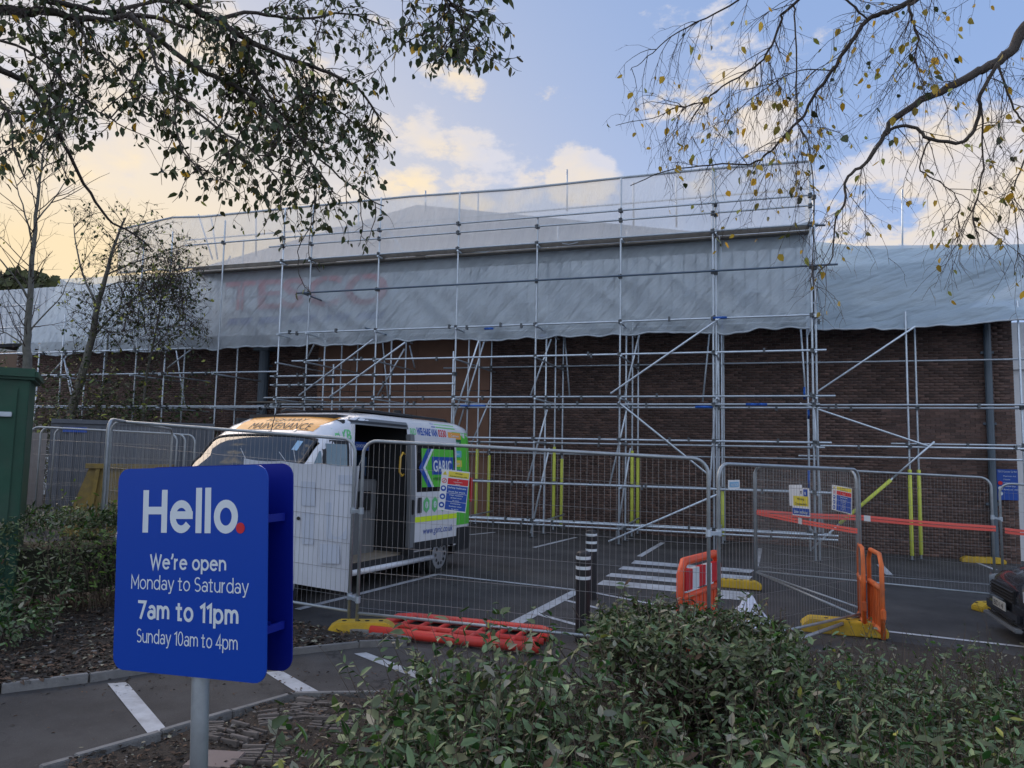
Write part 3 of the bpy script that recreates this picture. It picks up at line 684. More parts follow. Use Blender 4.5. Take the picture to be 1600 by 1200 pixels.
for px0, px1, py, Y in [(1262, 1650, 633, 20.1), (1262, 1650, 638, 20.5), (1275, 1650, 699, 20.1), (1255, 1650, 716, 20.9), (1262, 1640, 564, 20.9), (1400, 1640, 694, 20.5)]:
    ledger(sr, px0, px1, py, Y, 1450)
# transoms at each bay, upper platform, braces
for px in (430, 475, 583, 709, 835, 968, 1117, 1272):
    x = onY(px, 650, Y1).x
    for py in (503, 554, 620, 690, 759, 822, 374):
        if px < 700 and py > 700: continue
        z = zat(py); yb = Y4 if py in (554, 690, 822) else Y3
        rod('transom', (x + .05, Y1 - .18, z - .05), (x + .05, yb + .1, z - .05), RP, M_galv, sc)
for px in (90, 207, 252, 335):
    x = onY(px, 600, Y1).x
    for py in (583, 635): rod('transom', (x + .05, Y1 - .18, onY(300, py, Y1).z - .05), (x + .05, Y3, onY(300, py, Y1).z - .05), RP, M_galv, sl)
rod('transom', onY(470, 457, Y1 - .1), onY(540, 484, Y2), RP, M_ledd, sc); rod('transom', onY(1262, 352, Y1 - .1), onY(1290, 352, Y1 - .1), RP, M_ledd, sc)
rod('transom', onY(570, 512, Y1 - .1), onY(640, 535, Y2), RP, M_ledd, sc)
for a, b, Y in [((954, 615), (1125, 497), Y1 - .1), ((966, 628), (1107, 742), Y1 - .1), ((951, 846), (1122, 772), Y1 - .1), ((467, 618), (583, 530), Y1 - .1), ((515, 620), (633, 535), Y1 - .1),
                ((828, 838), (858, 700), Y2), ((822, 760), (855, 640), Y1 + .2), ((829, 618), (861, 530), Y2), ((953, 756), (982, 628), Y2), ((963, 840), (985, 700), Y2), ((975, 622), (999, 522), Y2),
                ((1098, 628), (1109, 516), Y3), ((1104, 840), (1122, 560), Y2), ((1251, 512), (1259, 620), Y3), ((1262, 630), (1265, 790), Y3), ((1286, 835), (1272, 640), Y1 + .3), ((705, 665), (748, 532), Y1 + .2), ((716, 668), (757, 532), Y2), ((734, 700), (765, 625), Y3),
                ((590, 618), (632, 545), Y2), ((598, 535), (606, 620), Y3), ((640, 540), (648, 575), Y3), ((882, 520), (890, 618), Y4), ((500, 520), (480, 560), Y2)]:
    rod('brace', onY(*a, Y), onY(*b, Y), RP, M_galv, sc)
# braces behind the sheeting, seen through it
for a, b, Y in [((978, 375), (1112, 488), Y2), ((505, 535), (555, 405), Y2), ((590, 525), (640, 410), Y2), ((722, 520), (755, 402), Y2), ((690, 480), (600, 350), Y3), ((560, 400), (640, 330), Y3), ((310, 335), (332, 405), Y2), ((330, 340), (340, 405), Y3),
                ((868, 500), (880, 395), Y2), ((540, 400), (590, 470), Y3), ((310, 500), (360, 400), Y3), ((270, 520), (300, 440), Y2), ((240, 540), (225, 450), Y3)]:
    rod('brace', onY(*a, Y), onY(*b, Y), RP, M_galv, sc)
for a, b, Y in [((100, 560), (120, 660), Y2), ((112, 548), (66, 600), Y2), ((105, 575), (125, 650), Y3), ((275, 545), (290, 640), Y3), ((262, 575), (300, 545), Y2)]:
    rod('brace', onY(*a, Y), onY(*b, Y), RP, M_galv, sl)
for a, b, Y in [((1277, 612), (1430, 510), 20.0), ((1250, 630), (1450, 697), 20.0), ((1460, 690), (1395, 747), 19.9), ((1310, 820), (1268, 858), 19.9)]:
    rod('brace', onY(*a, Y), onY(*b, Y), RP, M_galv, sr)
rod('brace', onY(1395, 747, 19.9), onY(1310, 820, 19.9), RP, M_galv, sr)
# yellow foam sleeves
def sleeve(root, px, y0, y1, Y, pxb=None): rod('foam_sleeve', onY(px, y0, Y), onY(pxb or px, y1, Y), .043, M_yellow_sleeve, root, 10)
for px, y0, y1, Y, pb in [(744, 702, 807, Y3, 742), (763, 711, 816, Y4, 761), (866, 698, 812, Y3, 864), (878, 717, 824, Y4, 877), (988, 704, 818, Y3, 988), (997, 715, 824, Y4, 997.5), (1131.5, 767, 838, Y3, 1132.5)]:
    x = onY(px, 650, Y).x; z0, z1 = onY(px, y0, Y).z, onY(px, y1, Y).z
    rod('foam_sleeve', (onY({744: 747, 763: 766, 866: 867, 878: 879, 988: 988, 997: 997, 1131.5: 1128}[px], 650, Y).x, Y, max(z1, gz(x, Y) + .1)), (onY({744: 747, 763: 766, 866: 867, 878: 879, 988: 988, 997: 997, 1131.5: 1128}[px], 650, Y).x, Y, z0), .045, M_yellow_sleeve, sc, 10)
for (x, Y) in ((onY(1419, 650, 20.1).x, 20.1), (onY(1433, 650, 20.5).x, 20.5)):
    rod('foam_sleeve', (x, Y, gz(x, Y) + .12), (x, Y, onY(1430, 734, Y).z), .045, M_yellow_sleeve, sr, 10)
rod('foam_sleeve', onY(1392, 750, 19.9), onY(1312, 818, 19.9), .045, M_yellow_sleeve, sr, 10)
# base plates, couplers
for root in (sc, sr, sl):
    q = MB(); b_ = MB()
    for (r_, x, Y, z0, z1) in stds:
        if r_ is not root: continue
        b_.box((x, Y, z0), (.15, .15, .012), frame=(Vector((1, 0, -.027)), Vector((0, 1, -.014)), Z))
        for (r2, a, b, YL, z) in leds:
            if r2 is root and abs(YL - Y) < .3 and a < x < b and z0 < z < z1 and random.random() < .85:
                q.box((x, Y - .03, z), (.085, .12, .09), rz=random.uniform(-.3, .3)); q.box((x + .02, Y - .10, z + .03), (.03, .05, .035))
    for (r2, a, b, YL, z) in leds:
        if r2 is root and YL < 20.6 and 0 < z < 5.6:
            for k in range(int((b - a) / 1.6)):
                xx = random.uniform(a, b); q.box((xx, YL - .06, z + random.choice((-.02, .02))), (.05, .09, .11))
    tag(q.build('coupler', M_galvd, root, world=True), kind='stuff'); tag(b_.build('base_plate', M_galvd, root, world=True), kind='stuff')
for px, py, Y, w_ in [(1040 / 3.2 + 800, 497, Y1 - .05, .16), (848, 525, Y2, .1), (1100, 636, Y1, .2), (740, 634, Y1, .35), (1175, 632, Y1 - .05, .14), (1190, 632, Y1 - .05, .12), (765, 514, Y1 - .05, .12)]:
    x = onY(px, py, Y); rod('blue_paint_band', x - Vector((w_, .055, 0)), x + Vector((w_, -.055, 0)), .029, M_bluepaint, sc)
for px, y0, y1, Y in [(1128, 500, 522, Y3), (1263, 505, 520, Y3), (1257, 605, 624, Y3), (1263, 640, 655, Y3), (1264, 735, 765, Y3), (847, 520, 530, Y2), (1118, 870, 933, Y1)]:
    if px != 1118: rod('blue_paint_band', onY(px, y0, Y), onY(px, y1, Y), .031, M_bluepaint, sc)
# boarded lift at the top and timber boards at mid height
zp = zat(379)
xa, xb = onY(300, 379, Y1).x, onY(1266, 379, Y1).x
for k in range(6):
    x = xa; 
    while x < xb:
        L_ = min(3.9, xb - x); yy = Y1 + .2 + k * .235
        MB().box((x + L_ / 2, yy, zp + .01 * (k % 2)), (L_ - .02, .222, .038)).build('scaffold_board', M_board, sc, world=True); x += 3.9
MB().box(((xa + xb) / 2, Y1 + .10, zp + .10), (xb - xa, .035, .12)).build('toe_board', M_board, sc, world=True)
zp2 = onY(430, 628, Y2).z
for k in range(3): MB().box((onY(470, 628, Y2).x, Y2 + .1 + k * .235, zp2), (3.9, .22, .038)).build('scaffold_board', M_board, sc, world=True)

# sheeting
def sheet_grid(name, pts_top, pts_bot, Yt, Yb, nx, ny, mtl, parent, amp=.05, seed=0, hem=True, sag=0.0, diag=0.0):
    """a hung sheet between two pixel polylines lying on facade planes Yt and Yb"""
    def interp(pl, t):
        xs = pl[0][0] + (pl[-1][0] - pl[0][0]) * t
        for (x0, y0), (x1, y1) in zip(pl[:-1], pl[1:]):
            if xs <= x1 + 1e-6: return xs, y0 + (y1 - y0) * (xs - x0) / (x1 - x0)
        return pl[-1]
    tops = [onY(*interp(pts_top, i / nx), Yt) for i in range(nx + 1)]; bots = [onY(*interp(pts_bot, i / nx), Yb) for i in range(nx + 1)]
    V_ = []
    for j in range(ny + 1):
        s = j / ny
        for i in range(nx + 1):
            p = bots[i].lerp(tops[i], s); x, z = p.x, p.z
            w_ = noise.noise((x * .55 + seed, z * .5, seed)) + .5 * noise.noise((x * 1.7, z * 1.1, seed + 5)) + .8 * diag * (abs(noise.noise(((x + z * 1.3) * .9, (z - x) * .12, seed + 9))) - .2)
            e = math.sin(PI * min(1, s * 1.0 + .12)) if s > .5 else 1.0
            dz = -.09 * (1 - s) ** 3 * (.4 + 1.3 * noise.noise((x * .8, 0, seed)) + .8 * noise.noise((x * 2.6, 3, seed)))
            V_.append((x, p.y + amp * w_ * e, z + dz))
    m = nx + 1
    fs_ = np.array([(j * m + i, j * m + i + 1, (j + 1) * m + i + 1, (j + 1) * m + i) for j in range(ny) for i in range(nx)])
    o = mesh_np(name, V_, [fs_], mtl, parent, smooth=True)
    if hem:
        q = MB(); q.tube([Vector(V_[i]) + Vector((0, -.01, 0)) for i in range(nx + 1)], .022, 6); q.build('hem', MATS['white_hem'], o, world=True, smooth=True)
    return o
mat('white_hem', (.42, .47, .52), .6, var=.15)
up = sheet_grid('debris_sheeting', [(185, 357), (270, 338), (318, 336), (640, 306), (800, 293), (968, 277), (1100, 262), (1268, 250)], [(185, 426), (300, 417), (640, 398), (968, 373), (1268, 347)], Y1 + .12, Y1 + .14, 160, 12, M_sheet_up, sc, amp=.05, seed=3, hem=True)
top_pts = [onY(x, y, Y1 + .1) for x, y in [(185, 359), (270, 340), (318, 338), (640, 308), (800, 295), (968, 279), (1100, 264), (1268, 252)]]
MB().tube([p + Vector((0, 0, .02 * math.sin(i * 9))) for i, p in enumerate(top_pts)], .032, 8).build('rolled_edge', MATS['white_hem'], sc, world=True, smooth=True)
lo = sheet_grid('debris_sheeting', [(95, 436), (300, 424), (640, 404), (968, 381), (1268, 355)], [(28, 553), (200, 547), (380, 541), (560, 536), (700, 527), (800, 528), (968, 520), (1060, 516), (1130, 519), (1200, 512), (1268, 512)], Y1 + .35, Y1 + .45, 260, 40, M_sheet_lo, sc, amp=.12, seed=11, diag=2.0)
rt = sheet_grid('eaves_wrap', [(1272, 377), (1320, 382), (1376, 389), (1450, 387), (1600, 381), (1680, 376)], [(1272, 514), (1400, 511), (1520, 505), (1590, 498), (1680, 490)], 20.9, 20.15, 90, 20, M_sheet_rt, sr, amp=.10, seed=21, diag=.5)
# return of the sheeting at the tower's right end
q = MB(); xe = onY(1268, 400, Y1).x + .03
q.quad((xe, Y1 + .2, zat(515)), (xe, FY, zat(515)), (xe, FY, ZTOP - .1), (xe, Y1 + .2, ZTOP)); q.build('end_sheet', M_sheet_lo, sc, world=True)
# roof slope under the wrap
q = MB(); a, b = onY(1276, 384, 21.0), onY(1680, 380, 21.0)
q.add([(a.x, 21.05, a.z), (b.x, 21.05, b.z), (b.x, 27, b.z + .02), (a.x, 27, a.z + .02)], [(0, 1, 2, 3)]); q.build('roof_cover', M_sheet_rt, sr, world=True)

# ------------------------------------------------------------------ temporary fence panels
FEET = []
def heras(label, P0, P1, z0, z1, H=2.0, pitch=.062, group='wire mesh fence panels', dens=1, post_lo=0.0):
    """P0, P1: ground points of the two posts; z0, z1: height of the post bottoms over the ground there"""
    A = Vector((P0.x, P0.y, gz(P0.x, P0.y) + z0)); B = Vector((P1.x, P1.y, gz(P1.x, P1.y) + z1))
    root = thing('mesh_site_fence', label, 'site fence', A, group)
    d = B - A; L = d.length; d.normalize(); up = Z.copy(); rc = .16; r = .0195
    pts = [A + up * post_lo]
    pts.append(A + up * (H - rc))
    for k in range(1, 6):
        a = PI / 2 * k / 6; pts.append(A + up * (H - rc + rc * math.sin(a)) + d * (rc - rc * math.cos(a)))
    pts.append(A + up * H + d * rc)
    pts.append(B + up * H - d * rc)
    for k in range(1, 6):
        a = PI / 2 * k / 6; pts.append(B + up * (H - rc + rc * math.cos(a)) - d * (rc - rc * math.sin(a)))
    pts.append(B + up * (H - rc)); pts.append(B + up * post_lo)
    MB().tube(pts, r, 8).build('frame', M_fence, root, world=True, smooth=True)
    MB().tube([A + up * .14, B + up * .14], .017, 8).build('bottom_rail', M_fence, root, world=True, smooth=True)
    q = MB(); n = max(6, int(L / pitch)); nrm = up.cross(d)
    for i in range(1, n):
        x = L * i / n; h = H
        if x < rc: h = H - rc + math.sqrt(max(0, rc * rc - (rc - x) ** 2))
        if L - x < rc: h = H - rc + math.sqrt(max(0, rc * rc - (rc - (L - x)) ** 2))
        j = random.uniform(-.004, .004)
        q.tube([A + d * (x + j) + up * .14, A + d * (x - j) + up * h], .0021, 3, caps=False)
    zz = .30
    while zz < H - .05:
        q.tube([A + d * .0 + up * zz + nrm * .004, B + up * zz + nrm * .004], .0022, 3, caps=False)
        zz += .29
    tag(q.build('mesh_wires', M_wire, root, world=True), kind='stuff')
    root['_'] = 0; del root['_']
    return root, A, B, d
def on_panel(pan, px, py, off=.03):
    root, A, B, d = pan; n = d.cross(Z).normalized()
    if n.dot(CAM - A) < 0: n = -n
    r = ray(px, py); t = (A + n * off - CAM).dot(n) / r.dot(n); return CAM + r * t
def clamp_bar(P, Q, root):
    q = MB(); q.bar(P, Q, .05, .035); q.tube([P + Vector((0, 0, -.03)), P + Vector((0, 0, .04))], .03, 8); q.tube([Q + Vector((0, 0, -.03)), Q + Vector((0, 0, .04))], .03, 8)
    q.build('fence_clamp', M_galv, root, world=True)
PC = heras('fence panel with a white banner tied over its wires, in front of the van', G(156, 930), G(544, 985), .16, .07, 2.06)
PD = heras('fence panel standing over the flat red barrier, multicoloured safety notice on it', G(557, 990), G(1108, 1044), .08, .06, 2.04)
PE = heras('fence panel beside the standing orange barrier, small white notice at its corner', G(1124, 1040), G(1347, 986), .06, .08, 2.0)
PF = heras('inner fence panel swung open behind another, three notices on it', G(1182, 914), G(1343, 976), .08, .08, 1.99, .05)
PG = heras('fence panel with red tape across it in front of the two yellow sleeved poles', G(1180, 912), G(1556, 951), .08, .08, 1.98, .05)
PH = heras('fence panel behind the dark car nose', G(1569, 950), G(1850, 985), .08, .08, 1.9)
gB = D(0, 0, 1)
def flat_at(px, depth):
    d = ray(px, 700); d = Vector((d.x, d.y, 0)); f = Vector((_f0.x, _f0.y, 0)); return Vector((0, 0, 0)) + d * (depth / d.dot(f))
PB = heras('fence panel seen edge on left of the blue sign, top bar falling away', flat_at(167, 8.9), flat_at(268, 12.4), .2, .15, 2.03)
for i, (a, b, dd, lb) in enumerate([(46, 276, 14.7, 'back row fence panel nearest the grey container'), (62, 289, 15.1, 'second fence panel of the stack in front of the grey container'), (84, 304, 15.6, 'fence panel standing rearmost of the stack by the grey container')]):
    heras(lb, flat_at(a, dd), flat_at(b, dd + .1), .12, .12, 2.0, .075)
clamp_bar(PC[2] + Z * 1.25, PD[1] + Z * 1.25, PD[0]); clamp_bar(PC[2] + Z * .30, PD[1] + Z * .28, PD[0]); clamp_bar(PD[2] + Z * 1.28, PE[1] + Z * 1.28, PE[0]); clamp_bar(PG[2] + Z * 1.35, PH[1] + Z * 1.32, PG[0])
MB().tube([PE[2] + Z * .1, G(1190, 1020, .03)], .022, 8).build('prop', M_fence, PE[0], world=True, smooth=True)
MB().tube([PF[1] + Z * .14, PF[2] + Z * .02], .021, 8).build('lower_bar', M_fence, PF[0], world=True, smooth=True)

# banner on the wires
def banner():
    nx, ny = 40, 30; V_ = []
    tl, tr, bl, br = (381, 716), (562, 728), (376, 898), (543, 926)
    for j in range(ny + 1):
        for i in range(nx + 1):
            u, v = i / nx, j / ny
            px = (tl[0] * (1 - u) + tr[0] * u) * (1 - v) + (bl[0] * (1 - u) + br[0] * u) * v
            py = (tl[1] * (1 - u) + tr[1] * u) * (1 - v) + (bl[1] * (1 - u) + br[1] * u) * v + (2.5 * math.sin(PI * ((u * 3) % 1)) * (1 - v))
            off = -.02 - .02 * (noise.noise((u * 4, v * 3, 2)) + .6 * noise.noise((u * 13, v * 3, 7))) - (.05 * (u * v) ** 3)
            V_.append(tuple(on_panel(PC, px, py, off)))
    m = nx + 1; f = np.array([(j * m + i, j * m + i + 1, (j + 1) * m + i + 1, (j + 1) * m + i) for j in range(ny) for i in range(nx)])
    o = mesh_np('white_banner', V_, [f], mat('banner_vinyl', (.62, .65, .72), .55, var=.05, scale=3), smooth=True)
    tag(o, 'blank white banner hanging behind fence wires in front of the van', 'banner')
    mp = mat('faint_print', (.53, .58, .68), .6)
    for (x0, y0, x1, y1) in [(470, 752, 492, 790), (510, 785, 542, 842), (472, 800, 490, 850), (528, 742, 552, 756), (500, 850, 530, 880), (440, 760, 455, 900)]:
        V2 = [on_panel(PC, x, y, -.012) for x, y in ((x0, y0), (x1, y0 + 1), (x1, y1 + 1), (x0, y1))]
        q = MB(); q.add(V2, [(0, 1, 2, 3)]); q.build('faint_print', mp, o, world=True)
    q = MB(); p = on_panel(PC, 466, 810, .004); q.tube([p, p - PC[3].cross(Z) * .001 + Vector((0, .004, 0))], .022, 12); q.build('eyelet', M_black, o, world=True)
    for px, py, qx, qy in [(462, 722, 458, 700), (446, 720, 436, 706), (384, 718, 376, 700), (560, 729, 568, 712), (542, 924, 548, 936)]:
        q = MB(); q.tube([on_panel(PC, px, py, .0), on_panel(PC, qx, qy, .0)], .003, 4); q.build('cable_tie', M_white, o, world=True)
banner()

# notices
def notice(name, label, pan, cx, cy, wpx, hpx, rows, tilt=0.0, back=M_white, cat='sign', off=.03):
    root, A, B, d = pan; n = d.cross(Z).normalized()
    if n.dot(CAM - A) < 0: n = -n
    rt = Z.cross(n).normalized(); c = on_panel(pan, cx, cy, off)
    w = abs((on_panel(pan, cx + wpx / 2, cy, off) - on_panel(pan, cx - wpx / 2, cy, off)).dot(rt)); h = abs(on_panel(pan, cx, cy - hpx / 2, off).z - on_panel(pan, cx, cy + hpx / 2, off).z)
    r2 = (rt * math.cos(tilt) + Z * math.sin(tilt)); u2 = (Z * math.cos(tilt) - rt * math.sin(tilt))
    t = thing(name, label, cat, c - u2 * h / 2)
    P = lambda x, y, o=0.0: r2 * (x * w / 2) + u2 * (h / 2 + y * h / 2) + n * o
    q = MB(); q.prism([P(-1, -1), P(1, -1), P(1, 1), P(-1, 1)], n * -.004); q.build('board', back, t)
    for (y0, y1, x0, x1, m, lines, mt, sym) in rows:
        if m is not None:
            q = MB(); q.quad(P(x0, y0, .002), P(x1, y0, .002), P(x1, y1, .002), P(x0, y1, .002)); q.build('colour_field', m, t)
        k = len(lines)
        for i, s in enumerate(lines):
            yy = y1 - (y1 - y0) * (i + .78) / k
            hh = min((y1 - y0) / k * .46 * h / 2, .12)
            text_obj('wording', s, mt, t, P((x0 + x1) / 2, yy, .004), r2, u2, width=min((x1 - x0) * w / 2 * .88, hh * .80 * len(s)), height=hh, align='CENTER', bold=.012)
        if sym:
            cxs = (x0 - 1) / 2; cys = (y0 + y1) / 2; rr = min((x0 + 1) * w / 4 * .8, (y1 - y0) * h / 4 * .85)
            c3 = P(cxs, cys, .0025); q = MB()
            if sym == 'tri':
                q.prism([c3 + r2 * rr * 1.1 * math.cos(R(a)) + u2 * rr * 1.1 * math.sin(R(a)) for a in (90, 210, 330)], n * .001); q.build('warning_triangle', M_yellow_v, t)
                q = MB(); q.prism([c3 + n * .0015 + r2 * x * rr + u2 * y * rr for x, y in ((-.08, .5), (.08, .5), (.05, -.1), (-.05, -.1))], n * .001); q.prism([c3 + n * .0015 + r2 * x * rr + u2 * y * rr for x, y in ((-.07, -.2), (.07, -.2), (.07, -.35), (-.07, -.35))], n * .001); tag(q.build('exclamation_mark', M_black, t), kind='stuff')
            elif sym == 'ban':
                q.prism([c3 + (r2 * math.cos(R(a)) + u2 * math.sin(R(a))) * rr for a in range(0, 360, 24)], n * .001); q.build('prohibition_ring', M_red, t)
                q = MB(); q.prism([c3 + n * .0015 + (r2 * math.cos(R(a)) + u2 * math.sin(R(a))) * rr * .75 for a in range(0, 360, 24)], n * .001); q.build('ring_centre', M_white, t)
                q = MB(); q.bar(c3 + n * .003 + (r2 + u2) * -.5 * rr, c3 + n * .003 + (r2 + u2) * .5 * rr, rr * .22, .001, up=n); q.build('slash', M_red, t)
                q = MB(); q.prism([c3 + n * .002 + r2 * x * rr + u2 * y * rr for x, y in ((-.15, .4), (.15, .4), (.25, -.1), (.12, -.55), (-.12, -.55), (-.25, -.1))], n * .0005); q.build('figure', M_black, t)
            else:
                q.prism([c3 + (r2 * math.cos(R(a)) + u2 * math.sin(R(a))) * rr for a in range(0, 360, 24)], n * .001); q.build('mandatory_disc', M_blue, t)
                q = MB(); q.prism([c3 + n * .0015 + (r2 * (math.cos(R(a)) * .5) + u2 * (math.sin(R(a)) * .42 + (.1 if sym == 'hat' else -.05))) * rr for a in range(0, 360, 30)], n * .001); q.build('pictogram', M_letter, t)
    return t
SITE = [(.66, .94, -.5, .96, M_yellow_v, ['Warning', 'Construction site'], M_black, 'tri'), (.30, .60, -.5, .96, M_red, ['No', 'unauthorised', 'access'], M_letter, 'ban'),
        (-.12, .26, -.5, .96, M_blue, ['Safety helmets', 'must be worn'], M_letter, 'hat'), (-.52, -.14, -.5, .96, M_blue, ['High visibility', 'jackets must', 'be worn'], M_letter, 'vest'), (-.94, -.54, -.5, .96, M_blue, ['Protective', 'footwear must', 'be worn'], M_letter, 'boot')]
notice('safety_notice', 'yellow, red and blue site safety notice overlapping the van side, tilted slightly', PD, 709, 767, 44, 64, SITE, tilt=-.09)
notice('safety_notice', 'smaller yellow, red and blue safety notice right of the crane style yellow notice'.replace(' crane style', ' leaning'), PF, 1315, 780, 31, 40, SITE, tilt=-.06)
notice('blank_notice', 'blank white board half behind the yellow and blue warning notice', PF, 1243, 774, 20, 33, [], tilt=.05, off=.02)
notice('warning_notice', 'white, yellow and blue warning notice hanging above the red tape', PF, 1251, 784, 27, 44, [(-.30, .40, -.85, .9, M_yellow_v, ['Warning', 'Construction'], M_black, None), (-.92, -.46, -.96, .96, M_blue, ['Site safety'], M_letter, None), (.45, .95, -.1, .3, None, ['!'], M_black, None), (.4, .9, .35, .8, M_blue, ['0'], M_letter, None)], tilt=.03, off=.06)
notice('small_notice', 'small white notice with blue print near the fence corner', PE, 1147, 757, 18, 14, [(-.6, .6, -.8, .8, mat('pale_blue_print', (.25, .45, .65), .5), ['NOTICE'], M_letter, None)])

# red tape strung across the panels
def tape(label, ptsA, w=.048):
    q = MB()
    for s in (-1, 1):
        vs = []
        for i, p in enumerate(ptsA): vs += [p + Z * (s * w * .52 + w * .42) + Vector((0, 0.002 * s, 0)), p + Z * (s * w * .52 - w * .42)]
        q.add(vs, [(2 * i, 2 * i + 1, 2 * i + 3, 2 * i + 2) for i in range(len(ptsA) - 1)])
    t = thing('barrier_tape', label, 'tape', ptsA[0]); q.build('tape_strands', M_tape, t, world=True)
    return t
def spl(pan, pts, off=.03, n=6):
    out = []
    for (x0, y0), (x1, y1) in zip(pts[:-1], pts[1:]):
        for k in range(n): out.append(on_panel(pan, x0 + (x1 - x0) * k / n, y0 + (y1 - y0) * k / n + 1.2 * math.sin(PI * k / n), off))
    out.append(on_panel(pan, *pts[-1], off)); return out
t1 = tape('double red barrier tape running right from the inner gate panel past the yellow poles', spl(PG, [(1180, 800), (1348, 809), (1556, 826)]))
t2 = tape('short red barrier tape sloping down across the inner fence panel', spl(PF, [(1182, 801), (1340, 830)]), .038)
t3 = tape('red barrier tape on the fence panel behind the dark car', spl(PH, [(1570, 829), (1640, 834)]))
for pan, t_, x, y in ((PG, t1, 1355, 810), (PF, t2, 1250, 814)):
    c = on_panel(pan, x, y, .035); q = MB(); dd = pan[3]; q.quad(c - dd * .05 + Z * .05, c + dd * .05 + Z * .045, c + dd * .05 - Z * .05, c - dd * .05 - Z * .045); q.build('white_patch', M_tapew, t_, world=True)

# yellow block feet
def foot(label, p, ang, L=.72, w=.22, h=.13):
    t = thing('fence_base_block', label, 'fence foot', lift(p, .008), 'yellow fence feet', rz=ang)
    prof = [(-L / 2, .0), (L / 2, 0), (L / 2, h * .55), (L / 2 - .1, h), (-L / 2 + .1, h), (-L / 2, h * .55)]
    q = MB(); q.prism([(x, -w / 2, z) for x, z in prof], (0, w, 0)); q.build('block', M_yellow, t, bevel=.012)
    for x in (-.2, -.05, .05, .2): 
        q = MB(); q.tube([(x, 0, h - .004), (x, 0, h + .004)], .026, 10); q.build('socket', M_dark, t)
    return t
angD = math.atan2(PD[3].y, PD[3].x)
foot('yellow fence foot at the left end of the flat red barrier', G(566, 990), angD + .25)
foot('large yellow fence foot below the faded orange barriers', G(1318, 990), angD - .12, L=1.0, w=.3, h=.17)
foot('yellow fence foot on the zebra crossing behind the standing orange barrier', G(1154, 919), angD - .2, L=.74)
foot('yellow fence foot peeking out left of the dark car bumper', G(1543, 955), angD + .4, L=.4)
foot('yellow fence foot near the brick wall behind the dark car', G(1536, 880), angD - .1, L=.95, h=.14)

# ------------------------------------------------------------------ plastic barriers
def barrier(name, label, M, m, board=True, W=1.6, H=1.0, group=None, m2=None, slots=9, r=.045):
    t = thing(name, label, 'barrier', M.translation, group); t.matrix_world = M
    MB().tube([(r, 0, .08), (r, 0, H - .12), (.14, 0, H), (W - .14, 0, H), (W - r, 0, H - .12), (W - r, 0, .08)], r, 8).build('frame', m, t, smooth=True)
    MB().tube([(r, 0, .16), (W - r, 0, .16)], .04, 8).build('bottom_rail', m, t, smooth=True)
    MB().tube([(r, 0, H * .62), (W - r, 0, H * .62)], .035, 8).build('middle_rail', m, t, smooth=True)
    for i in range(slots):
        x = .12 + (W - .24) * (i + .5) / slots
        MB().box((x, 0, H * .39), ((W - .24) / slots * (.80 if board else .62), .035, H * .46)).build('bar', m, t, bevel=.008)
    for x in ((.22, W - .22) if board else ()): MB().box((x, 0, .05), (.10, .5, .09)).build('foot', m2 or m, t, bevel=.015)
    MB().box((-.01, 0, H * .35), (.06, .05, .12)).build('lug', m, t, bevel=.01)
    if board:
        nb = 5; 
        for i in range(nb):
            x0 = .12 + (W - .24) * i / nb; x1 = .12 + (W - .24) * (i + 1) / nb
            MB().box(((x0 + x1) / 2, -.0, H * .80), (x1 - x0, .06, H * .22)).build('reflective_block', M_red if i % 2 == 0 else M_letter, t)
    return t
def frame_from(A, B, up=Z, zoff=0.0):
    x = (B - A).normalized(); y = up.cross(x).normalized(); z = x.cross(y)
    return Matrix(((x.x, y.x, z.x, A.x), (x.y, y.y, z.y, A.y), (x.z, y.z, z.z, A.z + zoff), (0, 0, 0, 1)))
A = lift(flat_at(1060, 7.9), .01); B = lift(flat_at(1121, 9.0), .01)
barrier('plastic_barrier', 'bright orange plastic barrier with red and white board standing by the scaffold', frame_from(A, B), M_orange, W=(B - A).length, H=.99)
A = lift(flat_at(1353, 9.7), .01); B = lift(flat_at(1374, 8.95), .01)
barrier('plastic_barrier', 'faded orange plastic barrier right of the fence post, nearly edge on', frame_from(B, A), M_orange2, board=False, W=(B - A).length, H=1.06, slots=6, r=.028)
A = lift(flat_at(1338, 10.1), .01); B = lift(flat_at(1345, 9.4), .01)
barrier('plastic_barrier', 'faded orange barrier seen as a thin strip left of the fence post', frame_from(B, A), M_orange2, board=False, W=(B - A).length, H=1.08, slots=5, r=.026)
a, b = G(579, 988, .05), G(842, 1016, .05)
c = G(590, 962, .05)
xv = (b - a).normalized(); yv = (c - a); yv = (yv - xv * yv.dot(xv)).normalized(); nv = xv.cross(yv)
Mx = Matrix(((xv.x, nv.x, yv.x, a.x), (xv.y, nv.y, yv.y, a.y), (xv.z, nv.z, yv.z, a.z + .02), (0, 0, 0, 1)))
if Mx.determinant() < 0: Mx = Matrix(((xv.x, -nv.x, yv.x, a.x), (xv.y, -nv.y, yv.y, a.y), (xv.z, -nv.z, yv.z, a.z + .02), (0, 0, 0, 1)))
